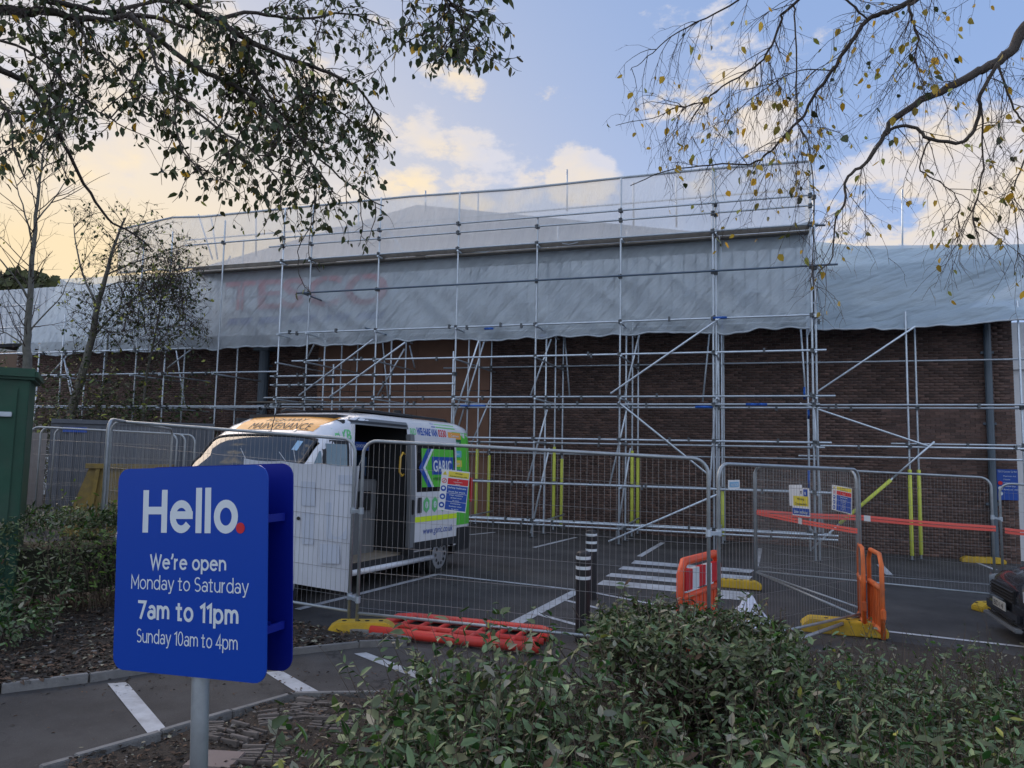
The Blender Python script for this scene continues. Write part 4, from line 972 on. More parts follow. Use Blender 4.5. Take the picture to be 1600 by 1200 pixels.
def flat_barrier():
    W, H = (b - a).length, min((c - a).length, .95); m = M_redp
    t = thing('fallen_barrier', 'red plastic barrier lying flat on the tarmac under the fence', 'barrier', a); t.matrix_world = Mx
    r = .05
    MB().tube([(0, 0, 0), (W, 0, 0)], .055, 10).build('frame_rail', m, t, smooth=True)
    MB().tube([(0, 0, .05), (.05, 0, H - .1), (.2, 0, H), (W - .1, 0, H), (W, 0, H - .1), (W, 0, H * .6)], r, 10).build('frame', m, t, smooth=True)
    MB().tube([(0, 0, H * .35), (W, 0, H * .35)], .04, 8).build('frame_rail', m, t, smooth=True)
    for i in range(8): MB().tube([(.18 + (W - .3) * i / 7, 0, 0.02), (.26 + (W - .3) * i / 7, 0, H * .98)], .028, 8).build('bar', m, t, smooth=True)
    for x in (.45, W - .3): MB().box((x, .02, H + .12), (.5, .05, .13)).build('rubber_foot', M_black, t, bevel=.01)
flat_barrier()

# bollards
for p, lb in ((G(910, 1003), 'nearer black bollard with three white bands behind the fence wires'), (G(923, 936), 'farther black bollard with white bands, partly behind another')):
    t = thing('bollard', lb, 'bollard', lift(p, 0), 'black bollards'); 
    q = MB(); q.tube([(0, 0, 0), (0, 0, .96), (0, 0, .985), (0, 0, 1.0)], [.082, .082, .075, .05], 20); q.build('post', M_black, t, smooth=False)
    for z in (.93, .82, .71): MB().tube([(0, 0, z - .018), (0, 0, z + .018)], .0845, 20).build('reflective_band', M_letter, t)

# crumpled white sheet
def crumple():
    V_ = []; c = G(1170, 978); nr, na = 9, 30
    for i in range(nr + 1):
        rr = .30 * (i / nr) ** .8; 
        for k in range(na):
            a = 2 * PI * k / na; z = .40 * (1 - i / nr) ** 1.25 + .05 * noise.noise((math.cos(a) * 2.2, math.sin(a) * 2.2, i * .6)) * (1 if i < nr else 0)
            w_ = rr * (1 + .25 * noise.noise((math.cos(a) * 1.6, math.sin(a) * 1.6, 5)) + .13 * math.sin(5 * a + i))
            V_.append((c.x + w_ * math.cos(a), c.y + w_ * math.sin(a), gz(c.x, c.y) + max(z, 0) + .012))
    f = [(i * na + k, i * na + (k + 1) % na, (i + 1) * na + (k + 1) % na, (i + 1) * na + k) for i in range(nr) for k in range(na)]
    m = bpy.data.materials.new('printed_cloth'); m.use_nodes = True; nt = m.node_tree; nd, lk = nt.nodes, nt.links
    v = nd.new('ShaderNodeTexVoronoi'); v.inputs['Scale'].default_value = 22; g = nd.new('ShaderNodeNewGeometry'); lk.new(g.outputs['Position'], v.inputs['Vector'])
    cr = nd.new('ShaderNodeMapRange'); lk.new(v.outputs['Distance'], cr.inputs[0]); cr.inputs[1].default_value = .12; cr.inputs[2].default_value = .3
    mx = nd.new('ShaderNodeMix'); mx.data_type = 'RGBA'; lk.new(cr.outputs[0], mx.inputs[0]); mx.inputs[6].default_value = (.22, .24, .36, 1); mx.inputs[7].default_value = (.72, .74, .84, 1)
    lk.new(mx.outputs[2], nd['Principled BSDF'].inputs['Base Color']); nd['Principled BSDF'].inputs['Roughness'].default_value = .7
    o = mesh_np('crumpled_cloth', V_, [np.array(f)], m, smooth=False); tag(o, 'crumpled white and grey printed cloth heaped behind the clipped shrub', 'cloth')
crumple()

# ------------------------------------------------------------------ opening hours sign
ML, MR = D(181, 887, 3.08), D(417, 895, 2.80)
rt = (MR - ML).normalized(); up_ = (Z - rt * .035); up_ = (up_ - rt * up_.dot(rt)).normalized(); nrm = rt.cross(up_).normalized()
if nrm.dot(CAM - ML) < 0: nrm = -nrm
CTR = (ML + MR) / 2; SW = (MR - ML).length; SH = .815
pole_top = CTR - nrm * .08 + rt * .0
pb = Vector((pole_top.x + up_.x * -1.45, pole_top.y - up_.y * 1.45, 0)); pb.z = gz(pb.x, pb.y)
sg = thing('opening_hours_sign', 'blue double sided Hello sign with opening hours on a grey post', 'sign', pb)
q = MB(); q.prism([CTR + rt * x + up_ * y for x, y in rrect(SW, SH, .055, 6)], nrm * -.006); fp = q.build('front_panel', M_blue_sign, sg, world=True)
bc = CTR - nrm * .15 + up_ * .005 + rt * .0
q = MB(); q.prism([bc + rt * x + up_ * y for x, y in rrect(SW, SH, .055, 6)], nrm * -.006); q.build('back_panel', M_blue_back, sg, world=True)
q = MB(); q.tube([pb, pole_top + up_ * .30], .034, 16); q.build('post', M_fence, sg, world=True, smooth=True)
for dy in (.20, -.22):
    c = CTR + up_ * dy
    MB().bar(c - nrm * .03 - rt * .30, c - nrm * .03 + rt * .30, .03, .02, up=up_).build('mounting_rail', M_blue_back, sg, world=True)
    MB().bar(c - nrm * .12 - rt * .30, c - nrm * .12 + rt * .30, .03, .02, up=up_).build('mounting_rail', M_blue_back, sg, world=True)
    for sx_ in (.27,): 
        MB().bar(c - nrm * .03 + rt * (SW / 2 - .03), c - nrm * .135 + rt * (SW / 2 - .03), .012, .03, up=up_).build('clip', M_blue_back, sg, world=True)
def onS(px, py):
    r = ray(px, py); return CAM + r * ((CTR - CAM).dot(nrm) / r.dot(nrm))
def arc(cx, cy, rx, ry, a0, a1, n=14): return [(cx + rx * math.cos(R(a0 + (a1 - a0) * k / n)), cy + ry * math.sin(R(a0 + (a1 - a0) * k / n))) for k in range(n + 1)]
X_ = .70
GL = {  # glyph: (advance, [strokes]); cap height 1
    'H': (.66, [[(0, 0), (0, 1)], [(.66, 0), (.66, 1)], [(0, .52), (.66, .52)]]),
    'e': (.58, [[(0, .39), (.585, .39)], arc(.29, .35, .29, .35, 4, 325, 26)]),
    'l': (0, [[(0, 0), (0, 1.04)]]), 'o': (.58, [arc(.29, .35, .29, .35, 0, 360, 28)]),
    'W': (.98, [[(0, 1), (.24, 0), (.49, .98), (.74, 0), (.98, 1)]]), "'": (.06, [[(.08, 1.08), (.08, .96), (.0, .80)]]),
    'r': (.27, [[(0, 0), (0, X_)], arc(.27, .38, .27, .32, 175, 88, 8)]), 'p': (.58, [[(0, -.27), (0, X_)], arc(.29, .35, .29, .35, 0, 360, 28)]),
    'n': (.50, [[(0, 0), (0, X_)], arc(.25, .40, .25, .30, 180, 0, 12) + [(.50, 0)]]), 'M': (.72, [[(0, 0), (0, 1), (.36, .28), (.72, 1), (.72, 0)]]),
    'm': (.84, [[(0, 0), (0, X_)], arc(.21, .42, .21, .28, 180, 0, 12) + [(.42, 0)], arc(.63, .42, .21, .28, 180, 0, 12) + [(.84, 0)]]),
    'd': (.58, [[(.58, 0), (.58, 1.04)], arc(.29, .35, .29, .35, 0, 360, 28)]),
    'a': (.50, [[(.50, 0), (.50, .42)] + arc(.27, .44, .23, .26, 10, 150, 10), arc(.23, .20, .23, .20, 0, 360, 22)]),
    'y': (.52, [[(0, X_), (.27, .0)], [(.53, X_), (.20, -.24), (.08, -.27)]]), 't': (.34, [[(.13, .90), (.13, .02), (.30, .02)], [(-.02, .68), (.30, .68)]]),
    'S': (.54, [arc(.27, .745, .25, .255, 35, 270, 14)[:-1] + arc(.27, .255, .27, .255, 90, -145, 14)]), 'u': (.50, [[(0, X_)] + arc(.25, .30, .25, .30, 180, 360, 12)[0:] , [(.50, 0), (.50, X_)]]),
    '7': (.52, [[(0, .95), (.52, .95), (.17, 0)]]), '1': (.24, [[(0, .82), (.22, .96), (.22, 0)]]), '0': (.52, [arc(.26, .5, .26, .5, 0, 360, 28)]), '4': (.56, [[(.43, 0), (.43, .98), (0, .25), (.60, .25)]]),
    ' ': (.02, [])}
def stroke_text(s, w, gap, total, cap, base, rt_, up2, nr, m, parent):
    x = 0; out = []
    for ch in s:
        adv, st = GL[ch]; out.append((ch, x, st)); x += adv + gap + (.0 if ch != ' ' else gap * .5)
    width = x - gap; sx_ = total / (width + w); k = 0
    for ch, x0, st in out:
        if not st: continue
        q = MB()
        for si, pl in enumerate(st):
            k += 1; P = [((x0 + w / 2 + a_) * sx_, (w / 2 + b_ * (1 - w) / 1.0) * cap if False else (b_ * (1 - w) + w / 2) * cap) for a_, b_ in pl]
            hw = w * (sx_ + cap) / 4; n = len(P); closed = (abs(P[0][0] - P[-1][0]) + abs(P[0][1] - P[-1][1])) < 1e-5
            L_, R_ = [], []
            for i in range(n):
                p = Vector((P[i][0], P[i][1]))
                a2 = Vector(P[i - 1]) if i > 0 else (Vector(P[-2]) if closed else None); b2 = Vector(P[i + 1]) if i < n - 1 else (Vector(P[1]) if closed else None)
                t1_ = (p - a2).normalized() if a2 is not None else (b2 - p).normalized(); t2_ = (b2 - p).normalized() if b2 is not None else t1_
                if i == 0 and not closed: p = p - t2_ * (hw * .95 if len(P) < 9 else 0)
                if i == n - 1 and not closed: p = p + t1_ * (hw * .95 if len(P) < 9 else 0)
                t_ = (t1_ + t2_).normalized(); nn = Vector((-t_.y, t_.x)); c_m = max(.34, t_.dot(t2_))
                L_.append(p + nn * hw / c_m); R_.append(p - nn * hw / c_m)
            d3 = lambda v: base + rt_ * v.x + up2 * v.y + nr * (.0008 + .00012 * (k % 7))
            vs_ = []; [vs_.extend((d3(a_), d3(b_))) for a_, b_ in zip(L_, R_)]
            q.add(vs_, [(2 * i, 2 * i + 1, 2 * i + 3, 2 * i + 2) for i in range(n - 1)])
        tag(q.build('letter', m, parent, world=True), kind='stuff')
for s, xl, xr, yb, yt, w_, gap, m in [('Hello', 221, 369, 833.5, 764, .185, .30, M_letter), ("We're open", 233, 352, 891, 867, .155, .24, M_letter), ('Monday to Saturday', 202, 385, 924, 901, .10, .20, M_letter),
                                    ('7am to 11pm', 213, 370, 972, 940, .17, .27, M_letter), ('Sunday 10am to 4pm', 211, 369, 1010, 987, .10, .20, M_letter)]:
    a_, b_2 = onS(xl, yb), onS(xr, yb); mx_ = (xl + xr) / 2; t_ = onS(mx_, yt); bm_ = onS(mx_, yb)
    base_ = bm_ - rt * (b_2 - a_).dot(rt) / 2
    stroke_text(s, w_, gap, (b_2 - a_).dot(rt), (t_ - bm_).dot(up_), base_, rt, up_, nrm, m, sg)
c = onS(376, 825); q = MB(); q.prism([c + (rt * math.cos(t * PI / 12) + up_ * math.sin(t * PI / 12)) * .021 + nrm * .0012 for t in range(24)], nrm * .0008); q.build('red_dot', M_red, sg, world=True)

# ------------------------------------------------------------------ cabinet, yard at the left
def cabinet():
    B = flat_at(39, 7.9); x = (_r0 * .87 + _f0 * .49).normalized(); A = B - x * 2.0; y = Vector((-x.y, x.x, 0)); L = (B - A).length; zt = 2.08 + (684 - 588) / F * 7.9
    t = thing('utility_cabinet', 'dark green electricity cabinet with a metal hasp beside the hedge', 'cabinet', lift(A, 0), rz=math.atan2(x.y, x.x))
    h = zt - lift(A, 0).z
    MB().box((L / 2, .45, h / 2), (L, .9, h)).build('body', M_cabinet, t, bevel=.01)
    MB().box((L / 2, .45, h + .055), (L + .14, 1.04, .12)).build('roof', M_cabinet, t, bevel=.03)
    MB().box((L - .62 - .08, -.012, h / 2 - .02), (1.2, .024, h - .16)).build('door', M_cabinet, t, bevel=.006)
    MB().box((L - 1.9 - .02, -.012, h / 2 - .02), (1.15, .024, h - .16)).build('door', M_cabinet, t, bevel=.006)
    for zz in (.35, h / 2, h - .4): MB().box((L - 1.27, -.03, zz), (.05, .03, .12)).build('hinge', M_cabinet, t)
    MB().box((L - .70, -.026, h - .62), (.20, .006, .15)).build('warning_label', M_yellow_v, t)
    for k in range(7): MB().box((L - .70, -.030, .32 + k * .045), (.42, .014, .016)).build('vent_louvre', M_cabinet, t)
    MB().box((L - .2, -.05, h - .38), (.13, .05, .05)).build('hasp', M_galv, t, bevel=.006)
cabinet()
def yard():
    A, B = flat_at(77, 17.6), flat_at(232, 18.6); x = (B - A).normalized(); zt = 2.08 + (688 - 697) / F * 17.6 + .05; g0 = lift(A, 0)
    t = thing('site_container', 'dark grey steel site container behind the stacked fence panels', 'container', g0, rz=math.atan2(x.y, x.x)); L = (B - A).length + 1.5; h = 2.35
    M_cont = mat('container_grey', (.085, .095, .115), .55, var=.12)
    MB().box((L / 2, 1.2, h / 2), (L, 2.4, h)).build('body', M_cont, t)
    k = 0; x_ = .15
    while x_ < L - .1:
        MB().box((x_, -.02, h / 2), (.12, .04, h - .3)).build('rib', M_cont, t); x_ += .28
    MB().box((.5, -.05, h - .25), (.5, .02, .12)).build('blue_label', M_blue, t); MB().box((L / 2, 0, h - .05), (L, .1, .1)).build('top_rail', M_cont, t)
    # yellow skip
    a, b_ = flat_at(103, 14.0), flat_at(190, 14.3); x = (b_ - a).normalized()
    t = thing('waste_skip', 'muddy yellow waste skip standing in front of the grey container', 'skip', lift(a, 0), rz=math.atan2(x.y, x.x)); L = (b_ - a).length + .9; M_skip = mat('skip_paint', (.22, .15, .03), .6, var=.35, dirt=.7)
    h = 1.42; q = MB(); q.prism([(0, 0, .1), (L, 0, .1), (L - .1, 0, h), (.42, 0, h)], (0, 1.6, 0)); q.build('body', M_skip, t, bevel=.01)
    for xx in (.55, 1.0, 1.45): q = MB(); q.bar((xx - .1, -.03, .15), (xx + .02, -.03, h - .05), .05, .07); q.build('rib', M_skip, t)
    MB().bar((.36, -.03, h), (L, -.03, h), .09, .09).build('rim', M_skip, t)
    # brick pier and low roof
    p = flat_at(49, 15.6); t = thing('brick_pier', 'narrow brick pier between the green cabinet and the grey container', 'pier', lift(p, 0)); 
    MB().box((0, 0, 1.0), (.38, .38, 2.0)).build('core', M_mortar, t); kk = 0
    for i in range(27):
        for j in range(2 if i % 2 else 1):
            w_ = .19 if i % 2 else .215
            MB().box((-.1 + j * .2 if i % 2 else 0, -.19, .04 + i * .075), (.19 if i % 2 else .39, .03, .065)).build('brick', M_brick1, t)
    a = D(40, 662, 24); b_ = D(124, 668, 24)
    t = thing('low_shed', 'low shed with a pale sloping roof behind the container', 'shed', Vector((a.x, a.y, gz(a.x, a.y))))
    MB().prism([a, b_, b_ + Vector((.2, 0, -.42)), a + Vector((-.1, 0, -.55))], (0, 2.5, .0)).build('roof', mat('shed_roof', (.20, .18, .17), .8, var=.15), t, world=True)
    MB().box(((a.x + b_.x) / 2, a.y + 1.4, (a.z - .5) / 2), (abs(b_.x - a.x) - .1, 2, a.z - .45)).build('wall', M_clad, t, world=True)
    # pale building beyond the scaffold
    Yb = 27.0; c0_, c1_ = onY(-60, 520, Yb), onY(112, 500, Yb); zr = onY(60, 478, Yb).z; zw = onY(60, 545, Yb).z
    t = thing('store_annexe', 'pale clad annexe with a sloping roof edge behind the left trees', 'building', (c0_.x, Yb, gz(c0_.x, Yb)))
    MB().prism([(c0_.x, Yb, -1), (c1_.x, Yb, -1), (c1_.x, Yb, zr + .9), (c0_.x, Yb, zr - .7)], (0, 5, 0)).build('wall', mat('annexe_render', (.36, .36, .34), .8, var=.1), t, world=True)
    MB().prism([(c0_.x, Yb - .2, zr - .75), (c1_.x, Yb - .2, zr + .85), (c1_.x, Yb - .2, zr + 1.05), (c0_.x, Yb - .2, zr - .55)], (0, 5.5, 0)).build('roof', M_roof, t, world=True)
    for pxw in (5, 22): 
        w0 = onY(pxw, 512, Yb - .02); MB().box((w0.x, Yb - .03, w0.z), (.3, .06, .8)).build('window', M_black, t, world=True)
    MB().box(((c0_.x + c1_.x) / 2, Yb - .05, zw - 1.6), (c1_.x - c0_.x - .1, .08, 3.0)).build('shutter', mat('brown_boarding', (.14, .09, .06), .8), t, world=True)
yard()

# ------------------------------------------------------------------ vehicles
def lerp_tab(tab, x):
    if x <= tab[0][0]: return tab[0][1]
    for (a, va), (b, vb) in zip(tab[:-1], tab[1:]):
        if x <= b:
            t = (x - a) / (b - a); t2 = t * t * (3 - 2 * t) * .35 + t * .65; return va + (vb - va) * t2
    return tab[-1][1]
def vtab(rows, t):
    return [lerp_tab([(r[0], r[k]) for r in rows], t) for k in (1, 2)]
def van():
    Pr = G(689, 894); best = None
    for y in np.arange(900, 1010, .5):
        p = G(455, float(y)); e = abs((p - Pr).length - 3.68)
        if best is None or e < best[0]: best = (e, p)
    Pf = best[1]; hd = (Pf - Pr); hd.z = 0; hd.normalize(); lf = Vector((-hd.y, hd.x, 0))
    L = 5.6; front = Pf + hd * .92 - lf * .98
    ang = math.atan2(hd.y, hd.x)
    g0 = gz(front.x, front.y); 
    t = thing('welfare_van', 'white and green welfare van with its side door slid open behind the fence', 'van', Vector((front.x, front.y, 0)), rz=ang)
    g1 = gz(Pr.x - lf.x, Pr.y - lf.y); zb_ = (gz(Pf.x, Pf.y) + gz(Pr.x, Pr.y)) / 2; t.location.z = zb_
    pit = math.asin((gz(Pr.x, Pr.y) - gz(Pf.x, Pf.y)) / 3.68)
    Wt = [(0, .74), (.05, .90), (.15, .99), (.4, 1.03), (.9, 1.05), (5.3, 1.04), (5.5, 1.0), (5.6, .95)]
    Ht = [(0, .70), (.02, .90), (.10, 1.00), (.30, 1.07), (.50, 1.13), (.60, 1.18), (.95, 1.54), (1.20, 1.80), (1.46, 2.07), (1.60, 2.18), (1.80, 2.31), (2.10, 2.42), (2.45, 2.48), (2.9, 2.51), (5.2, 2.52), (5.5, 2.49), (5.6, 2.40)]
    PROF = [(1.0, .36), (1.0, .60), (1.0, .95), (.995, 1.2), (.985, 1.45), (.97, 1.75), (.95, 2.05), (.93, 2.25), (.905, 2.36), (.86, 2.43), (.76, 2.48), (.6, 2.505), (.3, 2.52), (0, 2.52)]
    def ring(X):
        W = lerp_tab(Wt, X); H = lerp_tab(Ht, X); zb = .50
        return [(W * y, z if z < zb else zb + (z - zb) * (H - zb) / (2.52 - zb)) for y, z in PROF]
    def side_y(X, z):
        rg = ring(X)
        for (y0, z0), (y1, z1) in zip(rg[:-1], rg[1:]):
            if z <= z1 and z1 > z0: return y0 + (y1 - y0) * (z - z0) / (z1 - z0)
        return 0
    def top_z(X, y):
        rg = ring(X)[::-1]
        for (y0, z0), (y1, z1) in zip(rg[:-1], rg[1:]):
            if abs(y) <= y1: return z0 + (z1 - z0) * ((abs(y) - y0) / (y1 - y0) if y1 > y0 else 0)
        return rg[-1][1]
    loc = lambda X, y, z: Vector((-X, y, z))
    # shell
    Xs = sorted(set([round(x, 3) for x in list(np.arange(0, 2.2, .06)) + list(np.arange(2.2, 5.6, .10)) + [.02, 5.5, 5.6, 2.12, 3.46, .60, 1.50, .46, 1.28, 4.14, 4.96]]))
    NS = 5
    def rg_dense(X):
        rg = ring(X); out = []
        for i in range(len(rg) - 1):
            p0 = rg[max(i - 1, 0)]; p1 = rg[i]; p2 = rg[i + 1]; p3 = rg[min(i + 2, len(rg) - 1)]
            for k in range(NS if i in (1, 2, 5, 6, 8) else 2):
                tt = k / (NS if i in (1, 2, 5, 6, 8) else 2)
                out.append(tuple(.5 * ((2 * p1[a]) + (-p0[a] + p2[a]) * tt + (2 * p0[a] - 5 * p1[a] + 4 * p2[a] - p3[a]) * tt * tt + (-p0[a] + 3 * p1[a] - 3 * p2[a] + p3[a]) * tt ** 3) for a in (0, 1)))
        out.append(rg[-1]); return out
    rings = [rg_dense(X) for X in Xs]; n = len(rings[0]); q = MB()
    full = []
    for X, rg in zip(Xs, rings):
        row = [loc(X, y, z) for y, z in rg] + [loc(X, -y, z) for y, z in rg[-2::-1]]; full.append(row)
    m = len(full[0]); q.v = [tuple(p) for row in full for p in row]
    def hole(X, y, z):
        if y > 0 and 2.12 < X < 3.46 and .44 < z < 2.33: return True
        for wx in (.87, 4.55):
            if (X - wx) ** 2 + (z - .34) ** 2 < .42 ** 2 and abs(y) > .6: return True
        if .60 < X < 1.50 and abs(y) < .87 * lerp_tab(Wt, X) and z > 1.0: return True
        return False
    for i in range(len(Xs) - 1):
        for k in range(m - 1):
            c = (Vector(full[i][k]) + Vector(full[i + 1][k]) + Vector(full[i][k + 1]) + Vector(full[i + 1][k + 1])) / 4
            if hole(-c.x, c.y, c.z): continue
            q.f.append((i * m + k, i * m + k + 1, (i + 1) * m + k + 1, (i + 1) * m + k)); q.m.append(1 if c.z < .50 else 0)
    q.f.append(tuple(range(m))); q.m.append(0); b = (len(Xs) - 1) * m; q.f.append(tuple(b + k for k in reversed(range(m)))); q.m.append(0)
    q.build('body', [M_van, M_black], t, smooth=True)
    for p in t.children[0].data.polygons:
        if len(p.vertices) > 4: p.use_smooth = False
    def side_patch(name, X0, X1, z0, z1, off, mt, parent=None, sgn=1, nx=10, nz=6, poly=None, flat=None):
        q = MB(); 
        for j in range(nz + 1):
            for i in range(nx + 1):
                X = X0 + (X1 - X0) * i / nx; z = z0 + (z1 - z0) * j / nz
                if poly: X, z = poly(i / nx, j / nz)
                y = (flat if flat is not None else side_y(X, z)) + off
                q.v.append(tuple(loc(X, sgn * y, z)))
        mm = nx + 1; q.f = [(j * mm + i, j * mm + i + 1, (j + 1) * mm + i + 1, (j + 1) * mm + i) for j in range(nz) for i in range(nx)]; q.m = [0] * len(q.f)
        return q.build(name, mt, parent or t, smooth=True)
    def map_text(name, s, mt, parent, fn, w, h, bold=0.0, shear=0.0, align=0.0):
        o = text_obj(name, s, mt, parent, (0, 0, 0), (1, 0, 0), (0, 1, 0), width=w, height=h, bold=bold, depth=0)
        co = [v.co.copy() for v in o.data.vertices]
        for v, c in zip(o.data.vertices, co): v.co = fn(c.x + shear * c.y, c.y)
        o.data.update(); return o
    # glass, trim at the front
    q = MB(); nx, ny = 16, 10
    for j in range(ny + 1):
        X = .60 + .91 * j / ny
        for i in range(nx + 1):
            y = (-1 + 2 * i / nx) * .865 * lerp_tab(Wt, X) * (1 - .05 * j / ny); q.v.append(tuple(loc(X, y, top_z(X, y) + .008)))
    q.f = [(j * (nx + 1) + i, j * (nx + 1) + i + 1, (j + 1) * (nx + 1) + i + 1, (j + 1) * (nx + 1) + i) for j in range(ny) for i in range(nx)]; q.m = [0] * len(q.f)
    ws = q.build('windscreen', M_glass, t, smooth=True)
    ed = [Vector(q.v[i]) for i in range(nx + 1)] + [Vector(q.v[j * (nx + 1) + nx]) for j in range(1, ny + 1)] + [Vector(q.v[ny * (nx + 1) + i]) for i in range(nx - 1, -1, -1)] + [Vector(q.v[j * (nx + 1)]) for j in range(ny - 1, 0, -1)]
    MB().tube(ed, .022, 6, closed=True).build('seal', M_black, ws, smooth=True)
    MB().bar(loc(.80, .28, top_z(.80, .28) + .03), loc(1.08, .58, top_z(1.08, .58) + .03), .02, .015).build('wiper', M_galv, ws); MB().bar(loc(.80, -.35, top_z(.80, -.35) + .03), loc(1.08, .0, top_z(1.08, .0) + .03), .02, .015).build('wiper', M_galv, ws)
    q = MB(); q.quad(*[loc(X, y, top_z(X, y) + .014) for X, y in ((1.32, .62), (1.32, .71), (1.43, .71), (1.43, .62))]); q.build('windscreen_sticker', mat('pale_blue_print', (.25, .45, .65), .5), ws)
    # dark cab interior and bulkhead
    q = MB(); q.box(loc(.62, 0, .66), (.06, 1.6, .9)); q.box(loc(1.3, 0, .75), (1.2, 1.8, .1)); q.box(loc(1.95, 0, 1.35), (.06, 1.84, 1.8)); q.build('cab_interior', M_grey, t)
    for y in (.5, -.15, -.6):
        MB().box(loc(1.68, y, 1.2), (.16, .44, .7)).build('seat', M_grey, t, bevel=.05); 
    MB().box(loc(.92, 0, 1.20), (.34, 1.6, .12)).build('dashboard', M_black, t, bevel=.03)
    MB().box(loc(1.02, -.2, 1.30), (.16, .5, .02)).build('yellow_paper', M_yellow_v, t)
    # cab door window and quarter light on both sides, door seams
    M_vg = mat('side_window', (.13, .20, .22), .04, spec=.9, coat=.5)
    for sg_ in (1, -1):
        def winp(u, v): 
            z = 1.34 + .68 * v; x0 = 1.52 + .04 * v; x1 = 1.96
            return x0 + (x1 - x0) * u, z
        side_patch('door_window_frame', 0, 1, 0, 1, .004, M_black, sgn=sg_, poly=lambda u, v: (1.48 + .10 * max(0, v - .7) + (.53 - .2 * max(0, v - .8)) * u, 1.30 + .77 * v))
        side_patch('door_window', 0, 1, 0, 1, .008, M_vg, sgn=sg_, poly=winp)
        side_patch('quarter_window', 0, 1, 0, 1, .007, M_vg, sgn=sg_, nx=6, poly=lambda u, v: (1.02 + .42 * v + (.43 - .40 * v) * u, 1.32 + .60 * v))
        for X0, X1, z0, z1 in ((.95, .965, .55, 1.15), (2.045, 2.06, .45, 2.1)):
            side_patch('door_seam', X0, X1, z0, z1, .003, M_black, sgn=sg_, nx=1)
        side_patch('door_handle', 1.80, 1.96, 1.10, 1.16, .02, M_black, sgn=sg_, nx=2, nz=1)
        side_patch('rubbing_strip', .5 if False else 1.30, 2.05, .55, .68, .012, M_black, sgn=sg_, nx=4, nz=2)
        MB().box(loc(1.0, sg_ * 1.17, 1.44), (.10, .22, .36)).build('door_mirror', M_black, t, bevel=.03)
        MB().bar(loc(1.04, sg_ * .98, 1.32), loc(1.02, sg_ * 1.12, 1.38), .06, .06).build('mirror_arm', M_black, t)
        q = MB(); 
        for j in range(5):
            for i in range(5):
                X = .14 + .36 * i / 4; z = .80 + .24 * j / 4 + .06 * i / 4; q.v.append(tuple(loc(X, sg_ * (side_y(X, min(z, lerp_tab(Ht, X) - .06)) + .012), z)))
        q.f = [(j * 5 + i, j * 5 + i + 1, (j + 1) * 5 + i + 1, (j + 1) * 5 + i) for j in range(4) for i in range(4)]; q.m = [0] * 16; q.build('headlight', mat('headlamp_lens', (.45, .48, .5), .1, coat=.6), t, smooth=True)
    MB().box(loc(.03, 0, .50), (.14, 1.7, .34)).build('bumper', M_black, t, bevel=.05); MB().box(loc(.0, 0, .80), (.08, 1.1, .2)).build('grille', M_black, t, bevel=.02)
    # wheels
    for wx in (.87, 4.55):
        for s_ in (1, -1):
            y0 = s_ * .98
            w = MB(); w.tube([loc(wx, y0 - s_ * .20, .34), loc(wx, y0 - s_ * .18, .34), loc(wx, y0 - s_ * .03, .34), loc(wx, y0, .34)], [.31, .34, .34, .31], 28)
            wo_ = w.build('wheel', M_rubber, t, smooth=False)
            w = MB(); w.tube([loc(wx, y0 - s_ * .04, .34), loc(wx, y0 + s_ * .004, .34), loc(wx, y0 + s_ * .010, .34), loc(wx, y0 + s_ * .02, .34)], [.225, .225, .20, .06], 24); w.build('hubcap', mat('hubcap_silver', (.40, .41, .43), .4, metal=.5), wo_)
            for k in range(10):
                a = 2 * PI * k / 10; c = loc(wx + .14 * math.cos(a), y0 + s_ * .0155, .34 + .14 * math.sin(a)); w = MB(); w.tube([c, c + Vector((0, s_ * .004, 0))], .028, 8); w.build('hub_hole', M_black, wo_)
            w = MB(); w.tube([loc(wx, s_ * .55, .36), loc(wx, s_ * .86, .36)], .43, 24); w.build('wheel_housing', M_dark, t)
    MB().box(loc(2.8, 0, .33), (5.0, 1.7, .12)).build('underbody', M_dark, t)
    # saloon seen through the doorway
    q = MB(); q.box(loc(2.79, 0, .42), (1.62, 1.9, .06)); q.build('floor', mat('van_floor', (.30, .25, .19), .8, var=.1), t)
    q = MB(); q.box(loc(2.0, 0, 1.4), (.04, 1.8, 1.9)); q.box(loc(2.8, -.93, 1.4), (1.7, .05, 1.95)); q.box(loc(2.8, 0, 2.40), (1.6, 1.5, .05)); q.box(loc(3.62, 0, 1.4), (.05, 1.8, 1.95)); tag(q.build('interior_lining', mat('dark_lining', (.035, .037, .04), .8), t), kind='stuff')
    MB().box(loc(3.12, .05, .98), (.62, .9, 1.1)).build('galley_unit', M_grey, t, bevel=.02)
    MB().box(loc(2.80, .28, 1.18), (.02, .30, .30)).build('microwave_door', M_black, t); MB().box(loc(3.10, .51, 1.22), (.30, .02, .28)).build('oven_door', M_black, t); MB().box(loc(3.12, .05, 1.60), (.5, .7, .12)).build('worktop_tray', M_dark, t)
    MB().box(loc(3.2, .35, 1.72), (.14, .14, .34)).build('water_heater', mat('blue_bottle', (.02, .05, .10), .4), t, bevel=.03)
    MB().box(loc(2.92, .55, 2.02), (.34, .01, .12)).build('interior_sticker', M_blue, t); 
    text_obj('sticker_lettering', 'NO SMOKING', M_letter, t, (-3.07, .558, 2.0), (1, 0, 0), (0, 0, 1), width=.30, height=.05)
    MB().tube([loc(3.40, .98, 1.92), loc(3.32, 1.0, 1.94), loc(3.26, 1.0, 1.88), loc(3.25, 1.0, 1.66), loc(3.31, 1.0, 1.60), loc(3.40, .98, 1.62)], .016, 8).build('grab_handle', mat('handle_yellow', (.70, .42, .05), .5), t, smooth=True)
